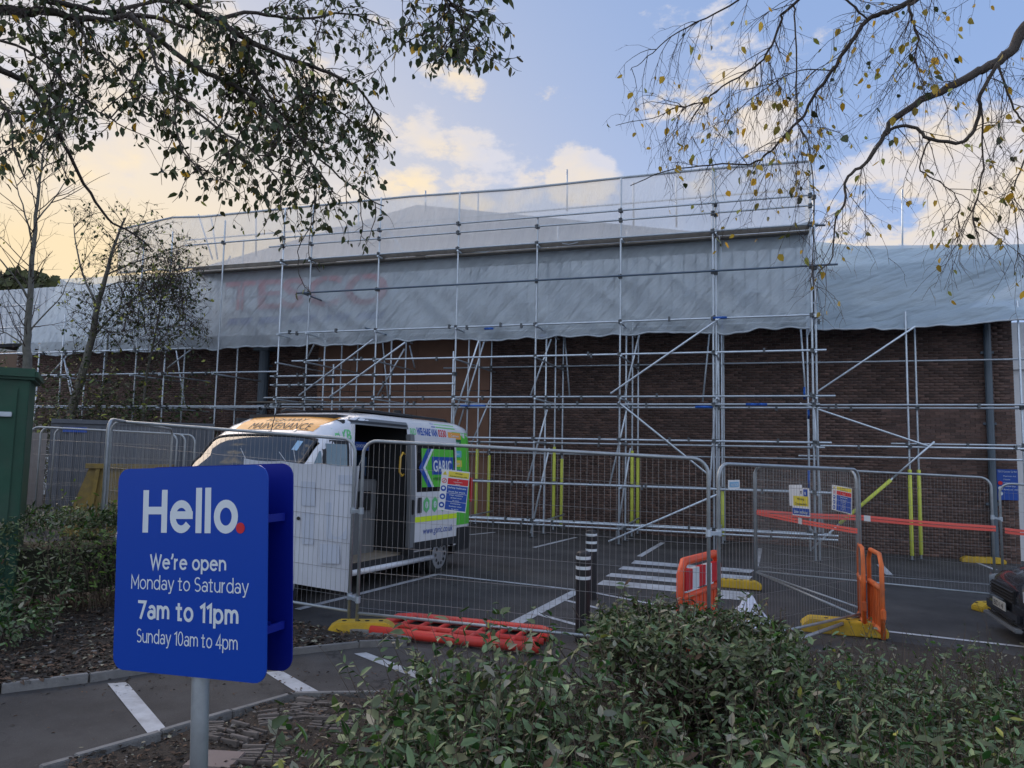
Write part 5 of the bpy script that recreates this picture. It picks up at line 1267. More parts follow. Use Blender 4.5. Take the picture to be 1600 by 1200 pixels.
    side_patch('doorway_rail', 2.10, 3.50, 2.30, 2.40, .01, M_grey, nz=2); side_patch('doorway_rail_groove', 2.12, 3.46, 2.33, 2.36, .016, M_black, nz=1)
    MB().bar(loc(2.12, 1.0, .44), loc(2.12, .955, 2.3), .04, .05).build('door_pillar', M_van, t)
    MB().tube([loc(2.08, 1.08, .34), loc(4.15, 1.08, .34)], .04, 10).build('side_step', M_van, t, smooth=True)
    for X in (2.5, 3.8): MB().bar(loc(X, .9, .34), loc(X, 1.08, .34), .05, .05).build('step_bracket', M_black, t)
    # slid back door
    DX0, DX1 = 3.50, 4.84
    def dy(z): return side_y(4.0, min(z, 2.2)) + .075
    q = MB()
    zz = [.50, .7, .95, 1.2, 1.45, 1.75, 2.05, 2.22]
    for z in zz: q.v += [tuple(loc(DX0, dy(z), z)), tuple(loc(DX1, dy(z), z)), tuple(loc(DX1, dy(z) - .055, z)), tuple(loc(DX0, dy(z) - .055, z))]
    for j in range(len(zz) - 1):
        for k in range(4): q.f.append((4 * j + k, 4 * j + (k + 1) % 4, 4 * j + 4 + (k + 1) % 4, 4 * j + 4 + k)); q.m.append(0)
    q.f += [(0, 1, 2, 3), (28, 29, 30, 31)]; q.m += [0, 0]
    dr = q.build('sliding_door', M_van, t)
    def dpatch(name, X0, X1, z0, z1, mt, off=.003, poly=None, nz=5):
        q = MB(); nx = 4
        for j in range(nz + 1):
            for i in range(nx + 1):
                X = X0 + (X1 - X0) * i / nx; z = z0 + (z1 - z0) * j / nz
                if poly: X, z = poly(i / nx, j / nz)
                q.v.append(tuple(loc(X, dy(z) + off, z)))
        q.f = [(j * 5 + i, j * 5 + i + 1, (j + 1) * 5 + i + 1, (j + 1) * 5 + i) for j in range(nz) for i in range(nx)]; q.m = [0] * len(q.f)
        return q.build(name, mt, dr)
    q = MB()
    for z0, z1 in zip(zz[:-1], zz[1:]): q.bar(loc(DX0 - .03, dy(z0) - .03, z0), loc(DX0 - .03, dy(z1) - .03, z1), .075, .12, up=Vector((1, 0, 0)))
    tag(q.build('door_edge', M_grey, dr), kind='stuff')
    MB().box(loc(DX0 - .04, dy(1.1), 1.14), (.06, .05, .22)).build('door_latch', M_black, dr, bevel=.01); MB().box(loc(DX0 - .06, dy(.5) - .05, .50), (.14, .14, .10)).build('lower_runner', M_black, dr)
    dpatch('door_window', DX0 + .08, DX1 - .06, 1.36, 2.10, mat('dark_window', (.012, .014, .016), .06, spec=.6))
    dpatch('window_vinyl', DX0 + .22, DX1 - .12, 1.43, 2.02, M_green_v, .006)
    def chev(z0, z1, a, b2, mt, nm, off):
        zm = (z0 + z1) / 2; tip = DX0 + a; 
        q = MB(); o_ = [(tip + .26, z1), (tip, zm), (tip + .26, z0), (tip + .26 + b2, z0), (tip + b2, zm), (tip + .26 + b2, z1)]
        v = [loc(X, dy(z) + off, z) for X, z in o_]; q.add(v, [(0, 1, 4, 5), (1, 2, 3, 4)]); q.build(nm, mt, dr)
    chev(1.43, 2.02, .13, .14, M_blue, 'blue_chevron', .009); chev(1.43, 2.02, .25, .07, M_letter, 'white_chevron', .011)
    dpatch('logo_band', DX0 + .52, DX1 - .14, 1.62, 1.90, M_blue, .009, nz=2)
    # letters read rear-ward along the van's left side: screen right is towards the rear
    fn_d = lambda X0, z0, off: (lambda u, v: loc(X0 + u, dy(z0 + v) + off, z0 + v))
    map_text('logo_lettering', 'GARIC', M_letter, dr, fn_d(DX0 + .56, 1.67, .012), .58, .18, bold=.02)
    map_text('strapline', 'HYBRID POWER', M_black, dr, fn_d(DX0 + .56, 1.53, .012), .5, .05)
    dpatch('door_handle', DX0 + .09, DX0 + .20, 1.05, 1.28, M_black, .02)
    for k in range(4):
        q = MB(); c = (DX0 + .36 + .25 * k, 1.16); v = [loc(c[0] + .10 * math.sin(R(a)), dy(1.16) + .006, c[1] + .125 * math.cos(R(a))) for a in range(0, 360, 60)]
        q.add(v, [tuple(range(6))]); hx = q.build('hexagon_icon', M_green_t, dr)
        q = MB(); v = [loc(c[0] + .045 * math.sin(R(a)), dy(1.16) + .010, c[1] + .055 * math.cos(R(a))) for a in range(0, 360, 45)]; q.add(v, [tuple(range(8))]); q.build('icon_symbol', M_letter, hx)
        q = MB(); v = [loc(c[0] + x, dy(1.16) + .013, c[1] + z) for x, z in ((-.012, .035), (.02, .01), (.0, .005), (.012, -.035), (-.02, -.008), (.0, -.002))]; q.add(v, [(0, 1, 2, 5), (5, 2, 3, 4)]); q.build('icon_mark', M_green_t, hx)
    dpatch('yellow_stripe', DX0 + .02, DX1 - .01, .91, .99, M_neon, .004, nz=1)
    map_text('web_address', 'www.garic.co.uk', M_blue, dr, fn_d(DX0 + .28, .72, .005), .92, .11, shear=.15)
    dpatch('lower_trim', DX0 + .01, DX1 - .01, .50, .62, M_black, .010, nz=1)
    # body graphics above the door and at the rear
    fn_s = lambda X0, z0, off: (lambda u, v: loc(X0 + u, side_y(X0 + u, z0 + v) + off, z0 + v))
    map_text('lettering', 'HYB', M_green_t, t, fn_s(1.74, 2.085, .006), .33, .14, bold=.02)
    map_text('lettering', 'RID', M_green_t, t, fn_s(3.55, 2.225, .006), .17, .10, bold=.02)
    map_text('lettering', 'WELFARE VAN', M_blue, t, fn_s(3.74, 2.225, .006), .63, .12, bold=.03)
    map_text('lettering', '0330', M_red, t, fn_s(4.40, 2.225, .006), .26, .12, bold=.02)
    side_patch('blue_block', 4.22, 4.34, 2.37, 2.43, .006, M_blue, nx=1, nz=2); side_patch('green_band', 4.36, 5.0, 2.37, 2.43, .006, M_green_v, nz=2)
    side_patch('green_rear_vinyl', 4.86, 5.58, .78, 2.44, .004, M_green_v, nx=8, nz=14)
    for i, (z, mt, s) in enumerate([(2.26, M_orange_v, 'Canteen'), (2.15, mat('dark_green_print', (.02, .16, .05), .5), 'Generator'), (1.96, mat('cyan_print', (.10, .45, .55), .5), 'Toilet'), (1.80, M_yellow_v, 'Hot water'), (1.64, M_blue, 'Solar'), (1.50, mat('grey_green', (.16, .32, .16), .5), 'Office')]):
        side_patch('colour_tag', 4.72, 5.15, z - .055, z + .055, .0075, mt, nx=3, nz=1)
        map_text('tag_lettering', s, M_letter, t, fn_s(4.80, z - .02, .010), .28, .045)
    side_patch('rear_arch_trim', 4.98, 5.58, .36, .74, .014, M_black, nz=3)
    MB().box(loc(5.60, 0, .50), (.14, 1.9, .26)).build('rear_bumper', M_black, t, bevel=.04)
    for s_ in (1, -1): MB().box(loc(5.60, s_ * .93, 1.35), (.06, .12, .42)).build('tail_light', M_red, t, bevel=.01)
    # roof front banner with its lettering, roof gear, aerial
    def fn_r(X0, y0, off): return lambda u, v: loc(X0 + v, y0 + u, top_z(X0 + v, y0 + u) + off)
    q = MB(); nx = 22
    for j in range(6):
        for i in range(nx + 1):
            X = 1.62 + .46 * j / 5; y = -.66 + (1.36) * i / nx + (.10 if i == nx else 0) * (j / 5) * 1.0; q.v.append(tuple(loc(X, y, top_z(X, y) + .006)))
    q.f = [(j * (nx + 1) + i, j * (nx + 1) + i + 1, (j + 1) * (nx + 1) + i + 1, (j + 1) * (nx + 1) + i) for j in range(5) for i in range(nx)]; q.m = [0] * len(q.f)
    q.build('roof_banner', M_orange_v, t, smooth=True)
    map_text('banner_lettering', 'HIGHWAY', M_black, t, fn_r(1.80, -.26, .011), .66, .13); map_text('banner_lettering', 'MAINTENANCE', M_black, t, fn_r(1.635, -.42, .011), 1.02, .13)
    q = MB(); q.v = [tuple(loc(X, y, top_z(X, y) + .013)) for X in (1.58, 2.12) for y in (.40, .43)]; q.f = [(0, 1, 3, 2)]; q.m = [0]; q.build('seam', M_van, t)
    for y in (.62, -.62): MB().tube([loc(2.5, y, 2.50), loc(2.6, y, 2.54), loc(5.2, y, 2.54), loc(5.3, y, 2.50)], .022, 6).build('roof_bar', M_black, t, smooth=True)
    MB().box(loc(3.7, 0, 2.545), (1.5, 1.1, .025)).build('solar_panel', M_dark, t, bevel=.01); MB().box(loc(4.6, 0, 2.575), (.5, .5, .07)).build('roof_vent', M_black, t, bevel=.03); MB().tube([loc(4.2, .3, 2.52), loc(4.2, .3, 2.64)], .07, 12).build('roof_cowl', M_black, t)
    MB().tube([loc(1.54, .06, top_z(1.54, .06)), loc(1.68, .06, top_z(1.54, .06) + .46)], .006, 5).build('aerial', M_black, t); MB().tube([loc(1.54, .06, top_z(1.54, .06)), loc(1.54, .06, top_z(1.54, .06) + .04)], .022, 8).build('aerial_base', M_black, t)
    t.rotation_euler = (0, pit, ang); t.scale = (1.03, 1.07, 1.05); t.location = t.location + hd * .17 - lf * .07
van()

def car():
    # only the nose of this car shows at the edge; the whole car is built
    C = D(1564, 905, 9.3); hd = Vector((-.97, -.245, 0)); 
    hdw = (_r0 * -.93 + _f0 * .30).normalized(); lf = Vector((-hdw.y, hdw.x, 0))
    near = flat_at(1600, 9.25); front = Vector((near.x, near.y, 0)) - lf * .66 + hdw * .10
    t = thing('parked_car', 'dark hatchback nose with headlight and number plate at the picture edge', 'car', Vector((front.x, front.y, gz(front.x, front.y))), rz=math.atan2(hdw.y, hdw.x))
    Wt = [(0, .62), (.06, .74), (.2, .83), (.5, .87), (.9, .89), (3.4, .89), (3.9, .84), (4.05, .72)]
    Ht = [(0, .62), (.04, .72), (.15, .80), (.5, .90), (1.05, 1.0), (1.5, 1.27), (1.95, 1.46), (2.6, 1.50), (3.4, 1.44), (3.8, 1.15), (4.05, .95)]
    PROF = [(.94, .20), (.99, .35), (1.0, .55), (.99, .75), (.97, .88), (.90, 1.1), (.80, 1.33), (.72, 1.44), (.5, 1.49), (0, 1.50)]
    def ring(X):
        W = lerp_tab(Wt, X); H = lerp_tab(Ht, X); zb = .42
        return [(W * y, z if z < zb else zb + (z - zb) * (H - zb) / (1.5 - zb)) for y, z in PROF]
    Xs = [0, .02, .05, .1, .15, .2, .3, .4, .5, .6, .75, .9, 1.05, 1.2, 1.35, 1.5, 1.65, 1.8, 1.95, 2.2, 2.6, 3.0, 3.4, 3.6, 3.8, 3.95, 4.05]
    q = MB(); full = []
    for X in Xs:
        rg = ring(X); full.append([Vector((-X, y, z)) for y, z in rg] + [Vector((-X, -y, z)) for y, z in rg[-2::-1]])
    m = len(full[0]); q.v = [tuple(p) for r_ in full for p in r_]
    for i in range(len(Xs) - 1):
        for k in range(m - 1):
            c = (full[i][k] + full[i + 1][k + 1]) / 2; gl_ = 0
            for wx in (.78, 3.3):
                if (-c.x - wx) ** 2 + (c.z - .31) ** 2 < .34 ** 2 and abs(c.y) > .5: gl_ = -1
            if gl_ == -1: continue
            X = -c.x
            if 1.08 < X < 1.92 and abs(c.y) < .62 and c.z > .95: gl_ = 1
            if 1.5 < X < 3.5 and abs(c.y) > .62 and c.z > .98: gl_ = 1
            q.f.append((i * m + k, i * m + k + 1, (i + 1) * m + k + 1, (i + 1) * m + k)); q.m.append(gl_)
    q.f.append(tuple(range(m))); q.m.append(0); b = (len(Xs) - 1) * m; q.f.append(tuple(b + k for k in reversed(range(m)))); q.m.append(0)
    q.build('body', [M_carp, mat('dark_window', (.012, .014, .016), .06, spec=.6)], t, smooth=True)
    MB().box((-.02, 0, .34), (.12, 1.34, .20)).build('bumper', M_carp, t, bevel=.05); MB().box((.03, 0, .20), (.10, 1.3, .05)).build('splitter', M_grey, t, bevel=.015)
    for z in (.52, .56, .60, .64): MB().box((.02, 0, z), (.03, .9, .014)).build('grille_bar', M_car2, t)
    MB().box((.0, 0, .58), (.03, .95, .18)).build('grille', M_dark, t, bevel=.01)
    pl = MB().box((.055, 0, .42), (.012, .50, .105)).build('number_plate', mat('plate_white', (.50, .50, .46), .5), t); text_obj('registration', 'BD14', M_black, pl, (.063, -.20, .385), (0, 1, 0), (0, 0, 1), width=.38, height=.07)
    for z in (.26, .30): MB().box((.05, 0, z), (.02, 1.0, .012)).build('lower_grille_bar', M_dark, t)
    for s_ in (1, -1):
        q = MB(); 
        for j in range(4):
            for i in range(5):
                X = .03 + .33 * i / 4; z = .56 + .13 * j / 3 + .05 * i / 4; W = lerp_tab(Wt, X)
                q.v.append((-X + .012, s_ * (W * (.985) + .006), z))
        q.f = [(j * 5 + i, j * 5 + i + 1, (j + 1) * 5 + i + 1, (j + 1) * 5 + i) for j in range(3) for i in range(4)]; q.m = [0] * 12; q.build('headlight', mat('headlamp_lens', (.45, .48, .5), .1, coat=.6), t, smooth=True)
        q = MB(); q.tube([(-.10, s_ * .79, .66), (-.10, s_ * .812, .66)], .055, 14); q.build('headlight_reflector', M_chrome, t)
        MB().box((-1.45, s_ * .98, 1.0), (.1, .18, .13)).build('door_mirror', M_carp, t, bevel=.03)
        for wx in (.78, 3.3):
            w = MB(); w.tube([(-wx, s_ * .68, .31), (-wx, s_ * .70, .31), (-wx, s_ * .85, .31), (-wx, s_ * .87, .31)], [.28, .31, .31, .28], 24); wo_ = w.build('wheel', M_rubber, t)
            w = MB(); w.tube([(-wx, s_ * .86, .31), (-wx, s_ * .878, .31)], [.2, .19], 20); w.build('rim', mat('hubcap_silver', (.40, .41, .43), .4, metal=.5), wo_)
car()

# ------------------------------------------------------------------ vegetation
def project(p):
    v = Vector(p) - CAM; d = v.dot(CF)
    if d <= .05: return (-9999, -9999, d)
    return (800 + F * v.dot(CR) / d, 600 - F * v.dot(CU) / d, d)
def leaves_geo(P, Dv, Nv, L, wr=.46, curl=.10):
    """P base points, Dv tip directions, Nv upper-side normals, L lengths"""
    P = np.asarray(P, float); Dv = np.asarray(Dv, float); Nv = np.asarray(Nv, float); L = np.asarray(L, float); n = len(P)
    Dv /= np.linalg.norm(Dv, axis=1)[:, None] + 1e-9
    S = np.cross(Dv, Nv); S /= np.linalg.norm(S, axis=1)[:, None] + 1e-9; U = np.cross(S, Dv)
    loc_ = np.array([(0, 0, 0), (.28, .82, .05), (.30, 0, -.03), (.28, -.82, .05), (.66, .70, -.02), (.66, 0, -.10), (.66, -.70, -.02), (1, 0, -.20)])
    wv = L * wr / 2 * rng.uniform(.6, 1.25, n); cv = L * rng.uniform(-.3, 3.0, n) * curl / .10 * .6
    V_ = P[:, None, :] + Dv[:, None, :] * (loc_[None, :, 0, None] * L[:, None, None]) + S[:, None, :] * (loc_[None, :, 1, None] * wv[:, None, None]) + U[:, None, :] * (loc_[None, :, 2, None] * cv[:, None, None])
    b = np.arange(n)[:, None, None] * 8
    T = (b + np.array([(0, 2, 1), (0, 3, 2), (4, 5, 7), (5, 6, 7)])[None]).reshape(-1, 3); Q = (b + np.array([(1, 2, 5, 4), (2, 3, 6, 5)])[None]).reshape(-1, 4)
    return V_.reshape(-1, 3), T, Q, n
def leaf_mesh(name, parent, spots, mats_w, wr=.46, curl=.1):
    """spots: list of (pos, dir, normal, length); mats_w: [(material, weight)]"""
    P, Dv, Nv, L = zip(*spots); V_, T, Q, n = leaves_geo(P, Dv, Nv, L, wr, curl)
    w = np.array([x[1] for x in mats_w], float); w /= w.sum(); pick = rng.choice(len(w), n, p=w)
    o = mesh_np(name, V_, [T, Q], [x[0] for x in mats_w], parent, midx=[np.repeat(pick, 4), np.repeat(pick, 2)], smooth=False)
    return tag(o, kind='stuff')
def wig(p, d, L, k, wob, droop, rs=random):
    pts = [Vector(p)]; d = Vector(d).normalized()
    for i in range(k):
        d = (d + Vector((rs.uniform(-1, 1), rs.uniform(-1, 1), rs.uniform(-1, 1))) * wob + Vector((0, 0, -droop / k))).normalized()
        pts.append(pts[-1] + d * (L / k))
    return pts
def rperp(t):
    a = t.orthogonal().normalized(); b = t.cross(a); an = random.uniform(0, 2 * PI); return a * math.cos(an) + b * math.sin(an)
def tree(name, label, limbs, base_z, bark, twig, leafmats, par, keep=None, group=None, leafwr=.62, rootp=None, trunk=None):
    """limbs: [(points, r0, r1, children-per-metre)]; par: levels [(length, radius, droop, children, wobble, forward)], leaf length, leaves per metre"""
    root = thing(name, label, 'tree', rootp, group)
    if trunk is not None:
        q = MB(); q.tube(trunk[0], trunk[1], 12); q.build('trunk', bark, root, world=True, smooth=True)
    tw = MB(); spots = []
    def children(pl, r, lev, dens):
        if lev >= len(par['levels']): return
        L0, rr, droop, nch, wob, fwd = par['levels'][lev]
        tot = sum((b - a).length for a, b in zip(pl[:-1], pl[1:]))
        n = int(dens * tot + random.random())
        for _ in range(n):
            t = random.uniform(.08, 1.0) * (len(pl) - 1); i = min(int(t), len(pl) - 2); p = pl[i].lerp(pl[i + 1], t - i)
            tg = (pl[i + 1] - pl[i]).normalized(); d = tg * fwd + rperp(tg) * 1.0 + Vector((0, 0, -.25 * droop))
            L = L0 * random.uniform(.45, 1.25); k = 5 if lev else 6
            c = wig(p, d, L, k, wob, droop)
            if keep is not None:
                sx_, sy_, dd = project(c[-1])
                if not keep(sx_, sy_, dd): continue
            rads = [max(rr * (1 - .7 * j / k), rr * .3) for j in range(k + 1)]
            tw.tube(c, rads, 4 if lev == 0 else 3, caps=False)
            last = lev == len(par['levels']) - 1
            ld = par['leaves'] * (1 if last else par.get('inner', .3)) * L; nl = int(ld + random.random())
            for _ in range(nl):
                tt = random.uniform(.15, 1.0) * k; j = min(int(tt), k - 1); pp = c[j].lerp(c[j + 1], tt - j)
                ll = par['leaf'] * random.uniform(.55, 1.25); sx_, sy_, dd = project(pp)
                if keep is not None and not keep(sx_, sy_, dd): continue
                ddv = Vector((random.uniform(-1, 1), random.uniform(-1, 1), random.uniform(-1, .4) - par.get('hang', .5)))
                spots.append((tuple(pp + ddv.normalized() * .008), tuple(ddv), (random.uniform(-1, 1), random.uniform(-1, 1), random.uniform(-.2, 1)), ll))
            children(c, rr, lev + 1, nch)
    for pts, r0, r1, dens in limbs:
        pts = [Vector(p) for p in pts]; sm = []
        for i in range(len(pts) - 1):
            p0 = pts[max(i - 1, 0)]; p1 = pts[i]; p2 = pts[i + 1]; p3 = pts[min(i + 2, len(pts) - 1)]
            for k in range(4):
                t = k / 4; sm.append(.5 * ((2 * p1) + (p2 - p0) * t + (2 * p0 - 5 * p1 + 4 * p2 - p3) * t * t + (3 * p1 - p0 - 3 * p2 + p3) * t ** 3) + Vector((random.uniform(-1, 1), random.uniform(-1, 1), random.uniform(-1, 1))) * .008)
        sm.append(pts[-1]); K = len(sm) - 1
        q = MB(); q.tube(sm, [r0 + (r1 - r0) * (j / K) ** .8 for j in range(K + 1)], 7); q.build('limb', bark, root, world=True, smooth=True)
        children(sm, r1, 0, dens)
    tag(tw.build('twigs', twig, root, world=True), kind='stuff')
    if spots: leaf_mesh('crown', root, spots, leafmats, leafwr)
    return root
def LP(pix, d0, d1):
    n = len(pix); return [D(x, y, d0 + (d1 - d0) * i / (n - 1)) for i, (x, y) in enumerate(pix)]

# overhanging alder, top left; its trunk stands outside the frame
random.seed(11)
Tb = flat_at(-560, 4.7); g = lift(Tb, 0); tt = [g, g + Vector((.05, .1, 1.5)), g + Vector((0, .15, 3.2)), g + Vector((.12, .1, 4.6)), g + Vector((.3, .15, 6.2))]
def keepL(x, y, d):
    if y > 430 or x > 818: return False
    if x > 640: return y < 118
    if x > 620 and y > 100: return False
    lim = 350 + 25 * math.sin(x * .021)
    if 430 < x < 600: lim = 392
    if x < 110: lim = 300
    if 110 <= x < 250: lim = 230
    return y < lim
top = tt[3]; j2 = tt[2]
limL = [([tt[3]] + LP([(-160, -10), (0, 14), (40, 20), (80, 16), (116, 28), (168, 30), (224, 26), (300, 44)], 4.6, 5.0), .045, .012, 7),
        ([tt[4]] + LP([(-60, -90), (60, -6), (130, 12), (180, 18), (250, 0), (330, 12)], 4.5, 5.4), .03, .009, 8),
        ([tt[4]] + LP([(120, -120), (280, -4), (336, 32), (384, 60), (440, 88), (500, 108), (560, 140), (596, 190)], 4.4, 5.2), .035, .006, 15),
        (LP([(200, 20), (292, 96), (348, 124), (384, 144), (420, 176), (470, 230), (520, 300)], 4.9, 4.6), .02, .005, 16),
        ([tt[2]] + LP([(-160, 40), (0, 110), (48, 132), (80, 188), (100, 224), (132, 288), (168, 340), (208, 364), (240, 392)], 5.0, 6.2), .03, .005, 6),
        (LP([(336, 32), (400, 20), (470, 30), (540, 20), (600, 40)], 4.8, 5.6), .015, .005, 13),
        (LP([(384, 60), (400, 120), (450, 190), (500, 250), (560, 300), (600, 322)], 4.8, 5.0), .012, .004, 16),
        (LP([(224, 28), (240, 90), (270, 150), (280, 220), (320, 280)], 4.8, 4.3), .012, .004, 14),
        (LP([(116, 28), (150, 80), (190, 110), (215, 150), (230, 190)], 4.7, 4.5), .01, .004, 10),
        (LP([(440, 88), (470, 140), (540, 180), (590, 230)], 5.1, 5.5), .010, .004, 16),
        (LP([(280, 150), (340, 200), (400, 240), (440, 290)], 4.6, 4.2), .009, .004, 16),
        ([tt[3]] + LP([(-200, 100), (-30, 60), (60, 90), (120, 150), (180, 190)], 4.6, 4.4), .014, .004, 11), (LP([(80, 188), (60, 240), (30, 280)], 5.2, 5.0), .008, .003, 10), (LP([(40, 20), (60, 70), (90, 110)], 4.7, 4.6), .010, .004, 11),
        (LP([(-40, 130), (10, 170), (20, 230), (40, 280)], 4.4, 4.2), .01, .004, 9),
        ([tt[4]] + LP([(300, -240), (600, -120), (690, -8), (706, 40), (716, 80)], 4.2, 4.0), .022, .004, 11),
        (LP([(690, -8), (730, 30), (755, 62)], 4.0, 4.2), .008, .003, 15), (LP([(660, -40), (780, -12), (800, 4)], 4.0, 4.2), .007, .003, 8)]
tree('overhanging_alder', 'dark leafy alder boughs hanging in from the upper corner over the scaffold', limL, 0, M_bark, M_twig, [(M_leafd, .93), (M_leafy, .03), (M_leafyel, .04)],
     dict(levels=[(.50, .0042, .75, 10.5, .34, .55), (.24, .0026, .9, 3.5, .40, .4), (.10, .002, .8, 0, .4, .4)], leaf=.054, leaves=19, inner=.5, hang=.7), keepL, rootp=g, trunk=(tt, [.16, .14, .12, .09, .05]), leafwr=.66)
# long hanging spray below the boughs
def keepS(x, y, d): return y < 475
tree('hanging_alder_spray', 'thin hanging twig spray with a few leaves below the dark boughs', [(LP([(492, 300), (488, 345), (466, 392), (472, 440), (486, 458)], 4.6, 4.6), .004, .002, 7), (LP([(492, 300), (484, 360), (482, 400), (500, 425)], 4.6, 4.6), .003, .002, 6), (LP([(560, 300), (566, 350), (560, 385)], 4.7, 4.7), .004, .002, 14)], 0, M_bark, M_twig,
     [(M_leafd, .7), (M_leafyel, .3)], dict(levels=[(.10, .0018, .9, 0, .35, .5)], leaf=.045, leaves=16, hang=.8), keepS, rootp=D(492, 300, 4.6), leafwr=.6)

# birch, top right
random.seed(23)
Tb = flat_at(1985, 5.2); g2 = lift(Tb, 0); t2 = [g2, g2 + Vector((-.05, 0, 2.0)), g2 + Vector((-.12, .05, 3.9)), g2 + Vector((-.2, .1, 5.4)), g2 + Vector((-.2, .1, 7.4))]
def keepR(x, y, d):
    if x < 938: return False
    if x < 1000: return y < 215
    if x < 1110: return y < 300 if x < 1030 else y < 480
    return y < 520
limR = [([t2[2]] + LP([(1700, 0), (1640, 20), (1600, 42), (1584, 76), (1552, 100), (1520, 116), (1470, 142), (1440, 156), (1392, 190)], 5.2, 4.9), .050, .020, 5),
        (LP([(1392, 190), (1378, 214), (1352, 256), (1324, 276), (1320, 316), (1304, 344), (1300, 400), (1276, 430)], 4.9, 4.8), .016, .003, 11),
        ([t2[3]] + LP([(1560, -60), (1420, 4), (1380, 20), (1356, 32), (1320, 80), (1300, 112), (1272, 148), (1256, 180), (1224, 216), (1200, 240), (1172, 256), (1112, 258), (1040, 268), (985, 290)], 5.0, 5.4), .022, .003, 10),
        ([t2[3]] + LP([(1560, -40), (1432, 0), (1426, 32), (1436, 60), (1428, 100)], 4.8, 4.8), .018, .004, 10),
        (LP([(1378, 214), (1400, 200), (1432, 200), (1452, 218), (1508, 220), (1532, 180), (1532, 148), (1560, 98)], 4.9, 4.6), .010, .012, 9),
        ([t2[3]] + LP([(1400, -60), (1240, 8), (1220, 36), (1200, 80), (1180, 104), (1128, 136), (1096, 160), (1060, 168), (1020, 184), (962, 196)], 4.8, 5.2), .012, .002, 10),
        (LP([(1300, -20), (1336, 12), (1356, 30)], 5, 5), .008, .006, 6),
        (LP([(1240, 8), (1244, 52), (1246, 160), (1250, 200), (1264, 228), (1272, 290), (1270, 376), (1268, 450)], 4.9, 4.7), .006, .003, 9),
        (LP([(1452, 218), (1436, 260), (1460, 280), (1490, 300), (1500, 330), (1470, 360)], 4.9, 5.2), .006, .002, 11),
        (LP([(1532, 148), (1536, 210), (1534, 280), (1518, 340), (1530, 370)], 4.7, 4.7), .007, .003, 11),
        (LP([(1560, 98), (1580, 160), (1600, 190), (1640, 230)], 4.7, 4.7), .008, .004, 11),
        (LP([(1200, -30), (1120, 20), (1060, 50), (1010, 90), (985, 110)], 5.2, 5.6), .008, .002, 12), (LP([(1300, 112), (1250, 110), (1180, 150), (1130, 200), (1110, 240)], 5.2, 5.4), .005, .002, 11),
        (LP([(1580, 300), (1590, 360), (1585, 430)], 4.8, 4.8), .004, .002, 9), (LP([(1700, 60), (1640, 150), (1600, 250), (1580, 300)], 5.0, 4.8), .01, .004, 9)]
tree('overhanging_birch', 'nearly bare birch boughs with scattered yellow leaves over the right corner', limR, 0, M_bark, M_twig, [(M_leafy, .72), (M_leafyel, .16), (M_leafd, .12)],
     dict(levels=[(.52, .0030, 1.0, 9.0, .22, .80), (.28, .0018, 1.1, 7.0, .24, .6), (.11, .0014, .8, 0, .3, .5)], leaf=.054, leaves=1.7, inner=.4, hang=.8), keepR, rootp=g2, trunk=(t2, [.15, .13, .11, .08, .05]), leafwr=.8)

# young trees at the left
random.seed(31)
def keepA(x, y, d): return -60 < x < 175 and 150 < y < 640
pA = D(41, 640, 9.6); pA0 = lift(pA, 0)
tree('young_bare_tree', 'slim bare young tree rising behind the green cabinet', [([pA0] + LP([(41, 600), (42, 540), (46, 470), (52, 380), (60, 300), (68, 235)], 9.6, 9.6), .075, .009, 4.5), (LP([(47, 470), (20, 430), (-10, 395)], 9.6, 9.2), .018, .006, 5),
     (LP([(52, 380), (35, 320), (20, 270)], 9.6, 9.6), .014, .004, 5), (LP([(56, 345), (85, 310), (110, 270)], 9.6, 9.9), .012, .004, 5), (LP([(44, 520), (90, 470), (110, 430)], 9.6, 9.8), .012, .004, 4), (LP([(43, 545), (10, 520), (-20, 515)], 9.6, 9.6), .012, .004, 4), (LP([(60, 300), (50, 250), (48, 210)], 9.6, 9.6), .01, .004, 6)],
     0, M_barkl, M_twig, [(M_leafd, .5), (M_leafyel, .5)], dict(levels=[(.75, .007, -.3, 4.0, .16, .9), (.35, .0035, 0, 3.5, .2, .8), (.18, .0025, 0, 0, .25, .7)], leaf=.05, leaves=.8, inner=.3), keepA, rootp=pA0)
def keepB(x, y, d): return 75 < x < 335 and 300 < y < 640
pB = lift(flat_at(108, 21.6), 0)
tree('leaning_young_tree', 'leaning grey trunked tree with a dense twiggy crown in front of the sheeting', [([pB] + LP([(110, 655), (124, 600), (143, 530), (152, 480), (166, 430), (178, 385), (196, 340)], 21.6, 21.0), .17, .025, 4.5), (LP([(152, 480), (130, 430), (118, 380), (115, 350)], 21.3, 21.9), .04, .01, 7),
     (LP([(166, 430), (210, 410), (250, 400), (290, 420)], 21.2, 20.1), .03, .008, 13), (LP([(143, 530), (190, 480), (240, 455), (300, 450)], 21.5, 20.4), .03, .008, 13), (LP([(148, 505), (180, 520), (230, 510), (270, 530)], 21.5, 20.7), .02, .008, 12), (LP([(178, 385), (215, 360), (250, 345)], 21.0, 20.7), .02, .008, 4), (LP([(160, 450), (200, 440), (245, 470), (290, 490)], 21.0, 20.1), .02, .008, 12)],
     0, M_barkl, M_twig, [(M_leafd, .85), (M_leafyel, .15)], dict(levels=[(1.4, .011, .1, 4.0, .25, .7), (.7, .007, .1, 3.4, .3, .6), (.3, .005, 0, 0, .3, .6)], leaf=.11, leaves=3.2, inner=.3), keepB, rootp=pB)
pC_ = lift(flat_at(224, 22.6), 0)
